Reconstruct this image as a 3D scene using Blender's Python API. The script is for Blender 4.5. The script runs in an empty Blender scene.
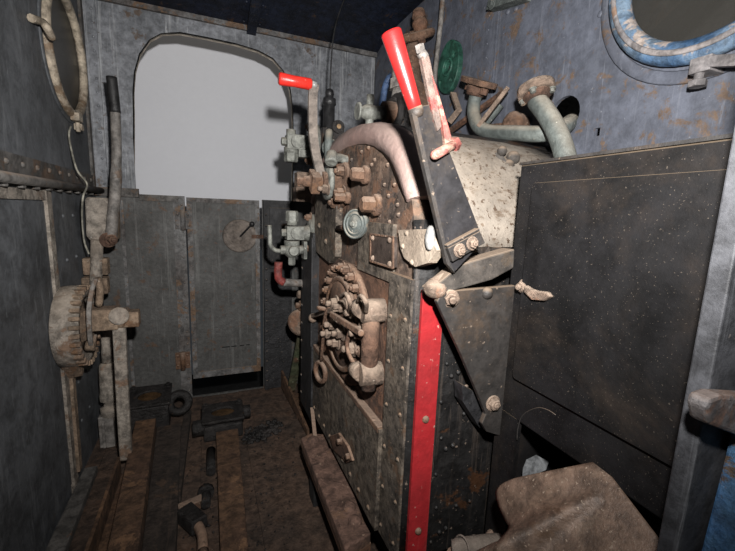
import bpy, bmesh, math, random
from mathutils import Vector as V, Matrix
random.seed(4)
PI = math.pi
scene = bpy.context.scene
COL = scene.collection
CH = 1.055                      # camera height above the cab floor
F = 383.0
RX = V((0.92293078, -0.02936673, 0.38384421))     # cab axes seen from the camera (right, down, forward)
RY = V((-0.38322092, -0.16491551, 0.90881494))
RZ = V((0.03661294, -0.98587041, -0.16345954))

def at(px, py, **k):
    """point on the plane X=, Y= or Z= of the cab that the photo shows at (px, py)"""
    d = V((px - 367.5, py - 275.5, F))
    w = V((RX.dot(d), RY.dot(d), RZ.dot(d)))
    (a, v), = k.items()
    i = 'XYZ'.index(a)
    t = (v - (CH if i == 2 else 0)) / w[i]
    p = w * t
    p.z += CH
    return p

# ------------------------------------------------------------------ mesh builder
def basis(d, up=None):
    d = V(d).normalized()
    u = V(up) if up is not None else (V((0, 0, 1)) if abs(d.z) < .9 else V((1, 0, 0)))
    x = u.cross(d).normalized()
    y = d.cross(x).normalized()
    return x, y, d

def spline(pts, k=6):
    pts = [V(p) for p in pts]
    P = [pts[0] * 2 - pts[1]] + pts + [pts[-1] * 2 - pts[-2]]
    out = []
    for i in range(1, len(P) - 2):
        a, b, c, d = P[i - 1:i + 3]
        for j in range(k):
            t = j / k
            out.append(.5 * ((2 * b) + (c - a) * t + (2 * a - 5 * b + 4 * c - d) * t * t + (3 * b - a - 3 * c + d) * t ** 3))
    out.append(pts[-1])
    return out

class MB:
    def __init__(s): s.bm = bmesh.new()
    def face(s, vs, smooth=False):
        try:
            f = s.bm.faces.new(vs); f.smooth = smooth
        except ValueError: pass
    def loft(s, rings, closed=True, caps=True, smooth=True):
        R = [[s.bm.verts.new(p) for p in r] for r in rings]
        n = len(R[0])
        for a, b in zip(R, R[1:]):
            for i in range(n if closed else n - 1):
                j = (i + 1) % n
                s.face((a[i], a[j], b[j], b[i]), smooth)
        if caps:
            s.face(R[0][::-1]); s.face(R[-1])
        return s
    def lathe(s, p, d, prof, n=20, smooth=True, phase=0):
        x, y, d = basis(d); p = V(p)
        return s.loft([[p + d * h + (x * math.cos(2 * PI * i / n + phase) + y * math.sin(2 * PI * i / n + phase)) * max(r, 1e-4)
                        for i in range(n)] for h, r in prof], smooth=smooth)
    def cyl(s, a, b, r0, r1=None, n=18, smooth=True):
        a, b = V(a), V(b)
        return s.lathe(a, b - a, [(0, r0), ((b - a).length, r0 if r1 is None else r1)], n, smooth)
    def hex(s, p, d, r, h):
        s.lathe(p, d, [(0, r), (h * .85, r), (h, r * .86)], 6, False, random.random()); return s
    def bolt(s, p, d, r, h, stud=0):
        d = V(d).normalized(); p = V(p)
        s.lathe(p, d, [(0, r * 1.45), (h * .15, r * 1.45), (h * .2, r * 1.2)], 14)
        s.hex(p + d * h * .15, d, r, h * .8)
        if stud: s.lathe(p + d * h * .9, d, [(0, r * .55), (stud * .8, r * .55), (stud, r * .35)], 10)
        return s
    def dome(s, p, d, r, h, n=12):
        return s.lathe(p, d, [(-h * .1, r)] + [(h * math.sin(a), r * math.cos(a)) for a in (0, .4, .8, 1.2, 1.5)], n)
    def ball(s, p, r, sc=(1, 1, 1), n=16):
        p = V(p)
        rings = []
        for k in range(1, 10):
            a = PI * k / 10
            rings.append([p + V((r * sc[0] * math.sin(a) * math.cos(2 * PI * i / n), r * sc[1] * math.sin(a) * math.sin(2 * PI * i / n), -r * sc[2] * math.cos(a))) for i in range(n)])
        return s.loft(rings)
    def tube(s, pts, r, n=12, flat=None, up=None):
        pts = [V(p) for p in pts]
        rings = []; x = None
        for i, p in enumerate(pts):
            d = (pts[min(i + 1, len(pts) - 1)] - pts[max(i - 1, 0)]).normalized()
            if x is None: x = basis(d, up)[0]
            x = (x - d * x.dot(d)).normalized(); y = d.cross(x)
            rr = r[i] if isinstance(r, (list, tuple)) else r
            if flat:
                w, t = flat
                rings.append([p + x * w * a + y * t * b for a, b in ((-.5, -.5), (.5, -.5), (.5, .5), (-.5, .5))])
            else:
                rings.append([p + (x * math.cos(2 * PI * k / n) + y * math.sin(2 * PI * k / n)) * rr for k in range(n)])
        return s.loft(rings, smooth=not flat)
    def torus(s, p, ax, R, r, n=40, m=10, a0=0, a1=2 * PI, sq=1.0):
        x, y, d = basis(ax); p = V(p)
        full = abs(a1 - a0 - 2 * PI) < 1e-6
        k = n if full else n + 1
        rings = []
        for i in range(k):
            a = a0 + (a1 - a0) * i / n
            e = x * math.cos(a) + y * math.sin(a)
            rings.append([p + e * (R + r * math.cos(2 * PI * j / m)) + d * r * sq * math.sin(2 * PI * j / m) for j in range(m)])
        if full:
            Rr = [[s.bm.verts.new(q) for q in g] for g in rings]
            for i in range(n):
                A, B = Rr[i], Rr[(i + 1) % n]
                for j in range(m):
                    s.face((A[j], A[(j + 1) % m], B[(j + 1) % m], B[j]), True)
            return s
        return s.loft(rings)
    def box(s, c, size, rot=None):
        c = V(c); h = V(size) / 2
        M = rot if rot else Matrix.Identity(3)
        q = [c + M @ V((h.x * a, h.y * b, h.z * e)) for e in (-1, 1) for a, b in ((-1, -1), (1, -1), (1, 1), (-1, 1))]
        return s.loft([q[:4], q[4:]], smooth=False)
    def bx(s, lo, hi):
        lo, hi = V(lo), V(hi)
        return s.box((lo + hi) / 2, hi - lo)
    def bar(s, a, b, w, t, up=None):
        a, b = V(a), V(b)
        x, y, d = basis(b - a, up)
        o = [x * w / 2 * i + y * t / 2 * j for i, j in ((-1, -1), (1, -1), (1, 1), (-1, 1))]
        return s.loft([[a + q for q in o], [b + q for q in o]], smooth=False)
    def prism(s, pts, vec):
        pts = [V(p) for p in pts]
        return s.loft([pts, [p + V(vec) for p in pts]], smooth=False)
    def plate(s, outer, holes, f, vec):
        """flat plate with holes: 2-D loops mapped by f, thickened by vec"""
        vec = V(vec)
        sides = []
        for k in (0, 1):
            es = []; loops = []
            for lp in [outer] + holes:
                vs = [s.bm.verts.new(f(*q) + vec * k) for q in lp]
                loops.append(vs)
                for a, b in zip(vs, vs[1:] + vs[:1]): es.append(s.bm.edges.new((a, b)))
            bmesh.ops.triangle_fill(s.bm, edges=es, use_beauty=True)
            sides.append(loops)
        for A, B in zip(*sides):
            n = len(A)
            for i in range(n): s.face((A[i], A[(i + 1) % n], B[(i + 1) % n], B[i]))
        return s
    def rough(s, amt, seed=0):
        rnd = random.Random(seed)
        for v in s.bm.verts: v.co += V((rnd.uniform(-1, 1), rnd.uniform(-1, 1), rnd.uniform(-1, 1))) * amt
        return s
    def build(s, name, mat, parent=None, loc=None, bevel=0, label=None):
        bmesh.ops.recalc_face_normals(s.bm, faces=s.bm.faces[:])
        me = bpy.data.meshes.new(name)
        base = V((0, 0, 0))
        if parent is not None: base = worldloc(parent)
        off = V(loc) if loc is not None else base
        for v in s.bm.verts: v.co -= off
        s.bm.to_mesh(me); s.bm.free()
        me.materials.append(mat)
        o = bpy.data.objects.new(name, me)
        COL.objects.link(o)
        if parent is not None:
            o.parent = parent
            o.location = off - base
        else:
            o.location = off
        if bevel:
            m = o.modifiers.new('bevel', 'BEVEL'); m.width = bevel; m.segments = 2; m.limit_method = 'ANGLE'; m.angle_limit = .6
        if label: o['label'] = label
        return o

def worldloc(o):
    p = V(o.location)
    while o.parent: o = o.parent; p = p + V(o.location)
    return p
def tag(o, label, cat, group=None, kind=None):
    o['label'] = label; o['category'] = cat
    if group: o['group'] = group
    if kind: o['kind'] = kind
    return o
def thing(name, loc, label, cat, group=None):
    o = bpy.data.objects.new(name, None); COL.objects.link(o)
    o.empty_display_size = .05
    o.location = V(loc)
    return tag(o, label, cat, group)
def struct(o, label=None, cat=None):
    o['kind'] = 'structure'
    if label: o['label'] = label
    if cat: o['category'] = cat
    return o

# ------------------------------------------------------------------ materials
def mat(name, base, base2=None, rust=(.16, .075, .035), rust_amt=.0, rust_scale=9, speck=(.45, .36, .28), speck_amt=0, speck_scale=110,
        streak=(.35, .36, .37), streak_amt=0, streak_dir=(26, 26, 1.2), dust=(.4, .3, .22), dust_amt=0, rough=.65, metal=0.0, bump=.25, scale=5, coat=0, contrast=.9, mottle=26, spec=.35, rust_edge=.045):
    m = bpy.data.materials.new(name); m.use_nodes = True
    nt = m.node_tree; N = nt.nodes; L = nt.links
    bs = N['Principled BSDF']
    tc = N.new('ShaderNodeTexCoord').outputs['Object']
    def noise(sc, det=8, ro=.6, vec=None, dist=0):
        n = N.new('ShaderNodeTexNoise'); n.inputs['Scale'].default_value = sc; n.inputs['Detail'].default_value = det
        n.inputs['Roughness'].default_value = ro; n.inputs['Distortion'].default_value = dist
        L.new(vec or tc, n.inputs['Vector']); return n.outputs['Fac']
    def rng(src, a, b, c=0, d=1):
        n = N.new('ShaderNodeMapRange'); n.interpolation_type = 'SMOOTHSTEP'
        L.new(src, n.inputs[0])
        for i, v in enumerate((a, b, c, d)): n.inputs[i + 1].default_value = v
        return n.outputs[0]
    def mul(a, b):
        n = N.new('ShaderNodeMath'); n.operation = 'MULTIPLY'; L.new(a, n.inputs[0])
        if isinstance(b, (int, float)): n.inputs[1].default_value = b
        else: L.new(b, n.inputs[1])
        return n.outputs[0]
    def mix(f, a, b):
        n = N.new('ShaderNodeMix'); n.data_type = 'RGBA'
        L.new(f, n.inputs[0])
        for i, q in ((6, a), (7, b)):
            if isinstance(q, tuple): n.inputs[i].default_value = (*q, 1)
            else: L.new(q, n.inputs[i])
        return n.outputs[2]
    if base2 is None: base2 = tuple(c * .6 for c in base)
    n1 = noise(scale, 9, .65)
    c = mix(rng(n1, .35, .68), base, base2)
    fine = noise(scale * 9, 6, .7)
    mid = noise(mottle, 10, .74, dist=.2)
    mm = N.new('ShaderNodeMix'); mm.data_type = 'RGBA'; mm.blend_type = 'MULTIPLY'; mm.inputs[0].default_value = 1
    vv = N.new('ShaderNodeCombineColor'); v_ = rng(mid, .33, .68, 1 - contrast * .65, 1 + contrast * .65)
    for i in range(3): L.new(v_, vv.inputs[i])
    L.new(c, mm.inputs[6]); L.new(vv.outputs[0], mm.inputs[7]); c = mm.outputs[2]
    nr = noise(rust_scale, 12, .72, dist=.4)
    if streak_amt:
        mp = N.new('ShaderNodeMapping'); mp.inputs['Scale'].default_value = streak_dir; L.new(tc, mp.inputs[0])
        st = noise(1.6, 6, .75, mp.outputs[0])
        c = mix(mul(rng(st, .54, .66), streak_amt), c, streak)
        mp2 = N.new('ShaderNodeMapping'); mp2.inputs['Scale'].default_value = tuple(q * 3 for q in streak_dir); mp2.inputs['Rotation'].default_value = (.25, .2, .1); L.new(tc, mp2.inputs[0])
        st2 = noise(1.3, 4, .7, mp2.outputs[0])
        c = mix(mul(rng(st2, .64, .68), streak_amt), c, tuple(min(1, q * 1.25) for q in streak))
    if rust_amt:
        t = .645 - .3 * rust_amt
        c = mix(rng(nr, t, t + rust_edge, 0, .92), c, mix(rng(fine, .3, .7), rust, tuple(q * .5 for q in rust)))
    ns = noise(speck_scale * .75, 3, .6)
    if speck_amt:
        t = .735 - .2 * speck_amt
        c = mix(rng(ns, t, t + .04, 0, .9), c, speck)
    if dust_amt:
        g = N.new('ShaderNodeNewGeometry'); sp = N.new('ShaderNodeSeparateXYZ'); L.new(g.outputs['Normal'], sp.inputs[0])
        c = mix(mul(rng(sp.outputs['Z'], .1, .85), mul(rng(nr, .2, .6, .45, 1), dust_amt)), c, dust)
    L.new(c, bs.inputs['Base Color'])
    L.new(rng(n1, .3, .7, max(.05, rough - .1), min(1, rough + .12)), bs.inputs['Roughness'])
    bs.inputs['Metallic'].default_value = metal
    bs.inputs['Coat Weight'].default_value = coat
    bs.inputs['Specular IOR Level'].default_value = spec
    if bump:
        ad = N.new('ShaderNodeMath'); ad.operation = 'ADD'; L.new(mul(mid, 1.0), ad.inputs[0]); L.new(mul(ns, .3), ad.inputs[1])
        b = N.new('ShaderNodeBump'); b.inputs['Strength'].default_value = min(1, bump * 2.2); b.inputs['Distance'].default_value = .012
        L.new(ad.outputs[0], b.inputs['Height']); L.new(b.outputs[0], bs.inputs['Normal'])
    return m

M = {}
M['wall'] = mat('grey_wall_paint', (0.172, 0.18, 0.197), (0.098, 0.104, 0.114), rust_amt=.12, rust=(.10, .07, .05), streak_amt=.55, streak=(.34, .35, .36), speck=(.07, .06, .055), speck_amt=0.35, rough=.55, bump=.12, contrast=0.6, mottle=30)
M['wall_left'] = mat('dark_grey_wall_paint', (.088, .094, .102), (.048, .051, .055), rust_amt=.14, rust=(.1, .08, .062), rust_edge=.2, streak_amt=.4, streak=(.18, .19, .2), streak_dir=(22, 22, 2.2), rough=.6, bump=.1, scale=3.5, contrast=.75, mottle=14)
M['front'] = mat('blue_grey_wall_paint', (0.08769, 0.09566, 0.1196), (0.06112, 0.06643, 0.08238), rust_amt=0.36, rust=(.13, .088, .06), streak_amt=0.2, streak=(.2, .21, .24), speck=(.18, .19, .21), speck_amt=.15, rough=.5, bump=.1, contrast=0.4, mottle=22, rust_edge=.08, rust_scale=13)
M['roof'] = mat('navy_roof_paint', (0.00768, 0.01088, 0.02176), (0.00384, 0.00512, 0.0096), rust_amt=.15, rust=(.05, .03, .02), speck=(.1, .08, .07), speck_amt=.2, rough=.5, bump=.25)
M['door'] = mat('rusty_grey_door_paint', (0.06424, 0.06368, 0.06145), (0.04189, 0.04134, 0.0391), rust_amt=.2, rust=(.09, .055, .035), streak_amt=.35, streak=(.16, .16, .155), speck=(.07, .045, .035), speck_amt=.5, speck_scale=60, rough=.6, bump=.15, contrast=0.4, mottle=50)
M['trim'] = mat('worn_grey_steel_trim', (0.1125, 0.1125, 0.1125), (0.06, 0.0525, 0.04875), rust_amt=.4, rust=(.14, .085, .05), rough=.6, dust_amt=.4)
M['rail'] = mat('dark_steel_rail', (.09, .085, .08), (.05, .045, .04), rust_amt=.35, rust=(.12, .08, .055), rough=.6, dust_amt=.5, dust=(.25, .2, .16))
M['black'] = mat('black_steel', (0.0176, 0.0176, 0.0192), (0.0104, 0.0104, 0.0112), rust_amt=.12, rust=(.09, .045, .025), speck=(.12, .1, .08), speck_amt=.3, dust_amt=.35, rough=.55)
M['tank'] = mat('dusty_black_steel_sheet', (0.00611, 0.005929, 0.006469), (0.003953, 0.003773, 0.003953), rust_amt=0.62, rust=(.03, .022, .017), rust_scale=4, speck=(.06, .05, .04), speck_amt=0.36, speck_scale=430, dust=(.2, .15, .1), dust_amt=.8, rough=.62, metal=0, bump=0.05, scale=4, contrast=1.0, mottle=9, spec=0.18, rust_edge=.32)
M['firebox'] = mat('black_firebox_paint', (0.01122, 0.01071, 0.01071), (0.0051, 0.0051, 0.0051), rust_amt=.22, rust=(.06, .028, .014), speck=(.13, .1, .08), speck_amt=0.42, speck_scale=120, streak_amt=.4, streak=(.07, .055, .045), rough=.5, bump=0.2)
M['backhead'] = mat('rusty_backhead_plate', (0.1, 0.068, 0.05), (0.03, 0.025, 0.023), rust_amt=.4, rust=(.14, .078, .05), rust_scale=16, speck=(.2, .15, .11), speck_amt=0.5, speck_scale=190, rough=.75, bump=.22, dust_amt=.5, contrast=1.1, mottle=34, scale=9, spec=.25)
M['apron'] = mat('dark_lower_plate', (0.0935, 0.077, 0.0605), (0.0385, 0.033, 0.0286), rust_amt=.25, rust=(.11, .07, .046), rust_scale=14, speck=(.17, .135, .105), speck_amt=0.5, speck_scale=190, rough=.75, bump=.2, dust_amt=.8, dust=(.2, .135, .09), contrast=1.1, mottle=42, scale=8, spec=.2)
M['rust'] = mat('brown_rusted_iron', (0.116, 0.0667, 0.0435), (0.0696, 0.0406, 0.0261), rust_amt=.4, rust=(.14, .075, .042), speck=(.28, .21, .16), speck_amt=.3, dust=(.26, .19, .145), dust_amt=.7, rough=.75, bump=.5)
M['rust_dark'] = mat('dark_rusted_iron', (0.0975, 0.0525, 0.03375), (0.045, 0.02625, 0.01875), rust_amt=.4, rust=(.17, .085, .05), dust=(.3, .2, .14), dust_amt=.7, rough=.75, bump=.5)
M['dusty'] = mat('dust_covered_iron', (0.1792, 0.1318, 0.1001), (0.1054, 0.07378, 0.05534), rust_amt=.25, rust=(.2, .11, .07), speck=(.3, .25, .2), speck_amt=.3, dust=(.28, .22, .17), dust_amt=.6, rough=.8, bump=.4)
M['cream'] = mat('cream_lagging_paint', (0.1919, 0.168, 0.1415), (0.1487, 0.1248, 0.1008), rust_amt=.05, rust=(.1, .065, .04), streak_amt=0.8, streak=(.08, .055, .036), streak_dir=(9, 30, 12), speck=(.05, .03, .018), speck_amt=0.7, speck_scale=130, rough=.6, bump=.2, contrast=0.35, mottle=20)
M['pink'] = mat('faded_pink_paint', (0.25, 0.185, 0.165), (0.21, 0.14, 0.1225), rust_amt=.08, rust=(.16, .07, .05), speck=(.16, .05, .04), speck_amt=.2, rough=.6, bump=.2, dust_amt=.3, dust=(.25, .2, .17), contrast=0.3)
M['red'] = mat('red_band_paint', (0.2659, 0.01564, 0.01877), (0.1877, 0.01173, 0.01408), rust_amt=.06, rust=(.2, .07, .05), speck=(.3, .18, .15), speck_amt=.28, streak_amt=.25, streak=(.25, .08, .07), rough=.45, bump=.12, dust_amt=.5, dust=(.5, .3, .26), contrast=0.25)
M['redgrip'] = mat('glossy_red_handle_paint', (0.2579, 0.01091, 0.00992), (0.2182, 0.008928, 0.008928), speck=(.6, .3, .26), speck_amt=.12, rough=.28, bump=.03, coat=.5, contrast=.2)
M['redgrip2'] = mat('bright_red_handle_paint', (0.465, 0.0225, 0.015), (0.375, 0.015, 0.0135), rough=.35, bump=.06, speck=(.5, .25, .2), speck_amt=.15, contrast=.25)
M['redworn'] = mat('worn_red_paint', (0.153, 0.0225, 0.02025), (0.135, 0.063, 0.0495), rust_amt=.3, rust=(.24, .16, .12), rough=.55, bump=.25)
M['pinkworn'] = mat('chipped_white_and_red_paint', (0.09, 0.0666, 0.0558), (0.072, 0.0486, 0.0396), rust_amt=.25, rust=(.2, .035, .03), rust_scale=16, rough=.55, bump=.3)
M['lever'] = mat('dusty_black_lever_steel', (0.02193, 0.02129, 0.02322), (0.0129, 0.01225, 0.0129), rust_amt=0.5, rust=(.05, .038, .028), speck=(.1, .08, .062), speck_amt=.42, speck_scale=140, dust=(.13, .098, .072), dust_amt=.95, rough=.42, metal=.2, bump=0.07, contrast=0.6, rust_edge=.25)
M['bracket'] = mat('dusty_brown_black_bracket', (0.0243, 0.0216, 0.01998), (0.01296, 0.01188, 0.01134), rust_amt=0.5, rust=(.06, .04, .026), rust_scale=7, speck=(.12, .092, .07), speck_amt=.42, dust=(.15, .11, .078), dust_amt=1.0, rough=.6, bump=0.12, contrast=0.7, rust_edge=.2)
M['grey_valve'] = mat('dusty_grey_green_bronze', (0.1645, 0.168, 0.1505), (0.105, 0.1085, 0.098), rust_amt=.18, rust=(.24, .17, .12), speck=(.4, .38, .33), speck_amt=.2, dust=(.26, .235, .195), dust_amt=.5, rough=.55, metal=.1, bump=.2)
M['pipe'] = mat('grey_green_painted_pipe', (0.096, 0.108, 0.1016), (0.048, 0.056, 0.0536), rust_amt=.15, rust=(.16, .12, .08), speck=(.4, .38, .33), speck_amt=.2, dust=(.4, .35, .28), dust_amt=.6, rough=.55, bump=.2, contrast=0.6)
M['green'] = mat('dark_green_paint', (0.0224, 0.08, 0.056), (0.0144, 0.048, 0.036), rust_amt=.14, rust=(.11, .1, .07), rough=.45, bump=.15)
M['greenbar'] = mat('worn_green_brown_bar', (.05, .06, .035), (.09, .06, .04), rust_amt=.4, rust=(.13, .07, .045), rough=.6, bump=.25)
M['bluepipe'] = mat('blue_painted_pipe', (.05, .085, .17), (.03, .05, .09), rust_amt=.2, rough=.5)
M['bluering'] = mat('chipped_blue_paint', (0.0336, 0.0784, 0.1568), (0.0952, 0.1344, 0.1792), rust_amt=.3, rust=(.36, .3, .26), rust_scale=14, rough=.5, bump=.25, scale=9)
M['palering'] = mat('grey_beige_ring_paint', (0.1885, 0.169, 0.1625), (0.13, 0.1235, 0.1268), rust_amt=.2, rust=(.2, .13, .09), rough=.55, bump=.15)
M['creamring'] = mat('worn_cream_brass_frame', (.36, .31, .24), (.24, .2, .155), rust_amt=.3, rust=(.2, .14, .09), rough=.5, bump=.25)
M['rubber'] = mat('black_rubber', (.016, .016, .017), (.01, .01, .01), rough=.45, bump=.15, speck=(.15, .14, .13), speck_amt=.2)
M['greypipe'] = mat('dull_grey_brown_pipe', (.15, .14, .13), (.09, .08, .072), rust_amt=.35, rust=(.13, .09, .065), rough=.6, bump=.2)
M['brake'] = mat('dusty_grey_brake_iron', (0.2066, 0.1836, 0.1568), (0.1377, 0.1148, 0.09558), rust_amt=.3, rust=(.19, .12, .08), speck=(.36, .34, .31), speck_amt=.25, dust=(.34, .28, .22), dust_amt=.5, rough=.75, bump=.4)
M['brake_brown'] = mat('brown_dusty_brake_iron', (0.2, 0.148, 0.104), (0.12, 0.08, 0.056), rust_amt=.3, rust=(.16, .09, .05), speck=(.34, .3, .26), speck_amt=.3, rough=.8, bump=.5)
M['floor'] = mat('dirty_brown_floor', (0.07661, 0.04838, 0.03386), (0.04032, 0.02822, 0.02177), rust_amt=.3, rust=(.1, .058, .038), rust_scale=6, speck=(.15, .11, .08), speck_amt=.3, rough=.85, bump=.7)
M['floor_dark'] = mat('dark_timber', (0.0385, 0.028, 0.0224), (0.021, 0.0161, 0.0133), rust_amt=.2, rust=(.08, .05, .033), streak_amt=.3, streak=(.08, .055, .04), streak_dir=(30, 1.5, 30), rough=.85, bump=.5)
M['beam'] = mat('brown_rusted_beam', (0.093, 0.0527, 0.02976), (0.0558, 0.031, 0.01984), rust_amt=.3, rust=(.18, .1, .055), streak_amt=.3, streak=(.1, .06, .04), streak_dir=(30, 1.5, 30), rough=.8, bump=.4)
M['step'] = mat('brown_dusty_step_plate', (0.1275, 0.075, 0.05625), (0.0825, 0.0495, 0.0375), rust_amt=.3, rust=(.2, .115, .075), speck=(.26, .18, .13), speck_amt=.4, rough=.8, bump=.5)
M['castblack'] = mat('oily_black_casting', (.018, .016, .015), (.01, .009, .009), rust_amt=.15, rust=(.06, .035, .02), speck=(.12, .1, .08), speck_amt=.2, rough=.5, bump=.5)
M['oilhole'] = mat('brown_oil_film', (0.054, 0.03, 0.0132), (0.03, 0.018, 0.0084), rough=.3, bump=.2)
M['coal'] = mat('black_coal', (.012, .011, .011), (.03, .026, .024), rough=.5, bump=.6, scale=20)
M['shovel'] = mat('brown_worn_shovel_steel', (0.1141, 0.07547, 0.05441), (0.07371, 0.0509, 0.03861), rust_amt=.3, rust=(.085, .052, .033), rust_scale=6, speck=(.22, .17, .13), speck_amt=0.5, streak_amt=.25, streak=(.15, .115, .085), streak_dir=(8, 20, 8), rough=.45, metal=.15, bump=0.12, speck_scale=200)
M['wheel'] = mat('dusty_grey_brown_wheel', (.13, .11, .095), (.085, .07, .06), rust_amt=.2, rust=(.11, .07, .05), dust=(.2, .165, .135), dust_amt=.5, rough=.7, bump=.3)
M['post'] = mat('dark_grey_post_paint', (0.04383, 0.04537, 0.05054), (0.03094, 0.03197, 0.0361), rust_amt=.1, rust=(.06, .04, .03), speck=(.1, .09, .085), speck_amt=.2, streak_amt=.3, streak=(.12, .125, .135), rough=.6, bump=.12)
M['postblue'] = mat('chipped_blue_door_edge', (0.0352, 0.096, 0.208), (0.064, 0.136, 0.208), rust_amt=.32, rust=(.12, .075, .04), rust_scale=11, rough=.55, bump=.3, scale=10)
M['postcatch'] = mat('worn_pale_catch', (.13, .115, .11), (.07, .07, .075), rust_amt=.35, rust=(.13, .08, .06), rough=.5, bump=.2, dust_amt=.5, dust=(.16, .12, .1))
M['sheet'] = mat('plain_white_outside_wall', (.76, .775, .82), (.75, .765, .81), rough=.9, bump=0, contrast=.02)
M['reveal'] = mat('brown_grey_frame_edge', (.6, .53, .44), (.5, .44, .36), rough=.7, bump=.1)
M['plate'] = mat('tarnished_nameplate', (.06, .045, .038), (.04, .032, .028), rough=.4, metal=.4, bump=.1, speck=(.2, .15, .12), speck_amt=.25)
M['shoulder'] = mat('dusty_cream_plate', (.26, .215, .17), (.19, .15, .115), rust_amt=.12, rust=(.12, .075, .045), speck=(.09, .055, .035), speck_amt=.4, rough=.7, contrast=.4)
M['strip'] = mat('grey_worn_floor_strip', (.085, .08, .075), (.05, .046, .042), rust_amt=.2, rough=.8)
M['dustyarm'] = mat('dusty_brown_arm', (0.0455, 0.039, 0.0338), (0.026, 0.02275, 0.0195), rust_amt=.3, rust=(.06, .045, .032), speck=(.1, .08, .06), speck_amt=.4, dust=(.16, .12, .088), dust_amt=1.0, rough=.75, bump=.15)
M['wire'] = mat('pale_grey_wire', (.25, .24, .2), rough=.6, bump=0)
M['brass'] = mat('tarnished_brass', (.3, .2, .11), (.2, .13, .08), rough=.45, metal=.4, bump=.1)
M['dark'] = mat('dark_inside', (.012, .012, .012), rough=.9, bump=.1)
M['alu'] = mat('pale_grey_metal', (.2, .21, .22), (.15, .155, .16), rough=.5, bump=.1)
M['light_plug'] = mat('pale_plug_metal', (0.189, 0.189, 0.1845), (0.144, 0.1395, 0.135), rough=.4, bump=.05)

def glass(name, col, f):
    m = bpy.data.materials.new(name); m.use_nodes = True
    nt = m.node_tree; N = nt.nodes; L = nt.links
    b = N['Principled BSDF']; b.inputs['Roughness'].default_value = .35
    tc = N.new('ShaderNodeTexCoord')
    n = N.new('ShaderNodeTexNoise'); n.inputs['Scale'].default_value = 9; n.inputs['Detail'].default_value = 8
    L.new(tc.outputs['Object'], n.inputs['Vector'])
    mx = N.new('ShaderNodeMix'); mx.data_type = 'RGBA'
    mx.inputs[6].default_value = (*col, 1); mx.inputs[7].default_value = (*[c * .7 for c in col], 1)
    L.new(n.outputs['Fac'], mx.inputs[0]); L.new(mx.outputs[2], b.inputs['Base Color'])
    t = N.new('ShaderNodeBsdfTransparent'); ms = N.new('ShaderNodeMixShader'); ms.inputs[0].default_value = f
    L.new(t.outputs[0], ms.inputs[1]); L.new(b.outputs[0], ms.inputs[2])
    L.new(ms.outputs[0], N['Material Output'].inputs['Surface'])
    return m
M['glass'] = glass('dirty_glass', (.05, .048, .043), .45)
M['glass_left'] = glass('dirty_glass_dark', (.05, .048, .042), .75)

# ------------------------------------------------------------------ room shell
XL, XR, YF, YN = -.48, .93, 2.2, .2
def roofz(y): return 2.085 - .12 * (y - 1.14) ** 2
def circ(cx, cy, r, n=40): return [(cx + r * math.cos(2 * PI * i / n), cy + r * math.sin(2 * PI * i / n)) for i in range(n)]

# floor: boards with dirt, running across the cab
b = MB()
x = -.62
k = 0
while x < 1.05:
    w = .19
    b.bx((x, -.1, -.04), (x + w - .0008, YF + .005, -.003 * (k % 2)))
    x += w; k += 1
b.bx((-.62, -.1, -.08), (1.05, YF + .005, -.04))
struct(b.build('floor', M['floor']), 'brown dirt-covered cab floor boards')
# ceiling
b = MB()
ys = [YN - .04 + (YF + .06 - YN + .04) * i / 16 for i in range(17)]
b.loft([[V((X, y, roofz(y) + (0 if j else .04))) for X, j in ((-.6, 1), (1.0, 1), (1.0, 0), (-.6, 0))] for y in ys], smooth=True)
for f in b.bm.faces: f.smooth = False
struct(b.build('ceiling', M['roof']), 'dark navy curved cab roof with rust flakes')
b = MB()
for X in (.215,):
    b.loft([[V((X + dx, y, roofz(y) - dz)) for dx, dz in ((0, -.005), (.045, -.005), (.045, .03), (0, .03))] for y in ys], smooth=False)
for y in ys[:-1]:
    b.dome(V((.20, y + .03, roofz(y + .03))), (0, 0, -1), .008, .006)
    b.dome(V((.275, y + .03, roofz(y + .03))), (0, 0, -1), .008, .006)
struct(b.build('trim_1', M['roof']), 'navy roof rib running over the doorway')

# far wall with the doorway
op = [(134, 195), (134, 120), (133.5, 92), (135, 72), (140, 54), (150, 40), (162, 33.5), (180, 33), (207, 38), (235, 44), (258, 51), (273, 59), (283, 71), (290, 90), (292.5, 110), (293, 150)]
loop = [(at(px, py, Y=YF).x, at(px, py, Y=YF).z) for px, py in op]
loop[0] = (loop[0][0], 1.1)
hole = loop + [(.45, 1.1), (.285, 1.1), (.285, .005), (-.10, .005), (-.10, 1.1)]
outer = [(-.56, -.02), (1.0, -.02)] + [(1.0, 1.955), (-.56, 1.955)]
b = MB()
b.plate(outer, [hole], lambda u, v: V((u, YF, v)), (0, .012, 0))
for z in [.15 + .1 * i for i in range(9)]:
    for X in (-.44, -.125):
        b.dome((X, YF, z), (0, -1, 0), .006, .004)
struct(b.build('wall_far', M['door']), 'grey steel cab side wall with arched doorway')
# frame lining round the opening
b = MB()
pl = [V((u, YF, v)) for u, v in loop + [(.45, 1.1)]]
dp = lambda p: .03
b.loft([[p, p + V((0, dp(p), 0)), p + V((0, dp(p), 0)) + d, p + d] for p, d in
        [(p, ((V((p.x - .07, 0, p.z - 1.4))).normalized() * .012)) for p in pl]], smooth=False)
struct(b.build('trim_2', M['reveal']), 'brown-grey lining of the arched doorway')
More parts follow.
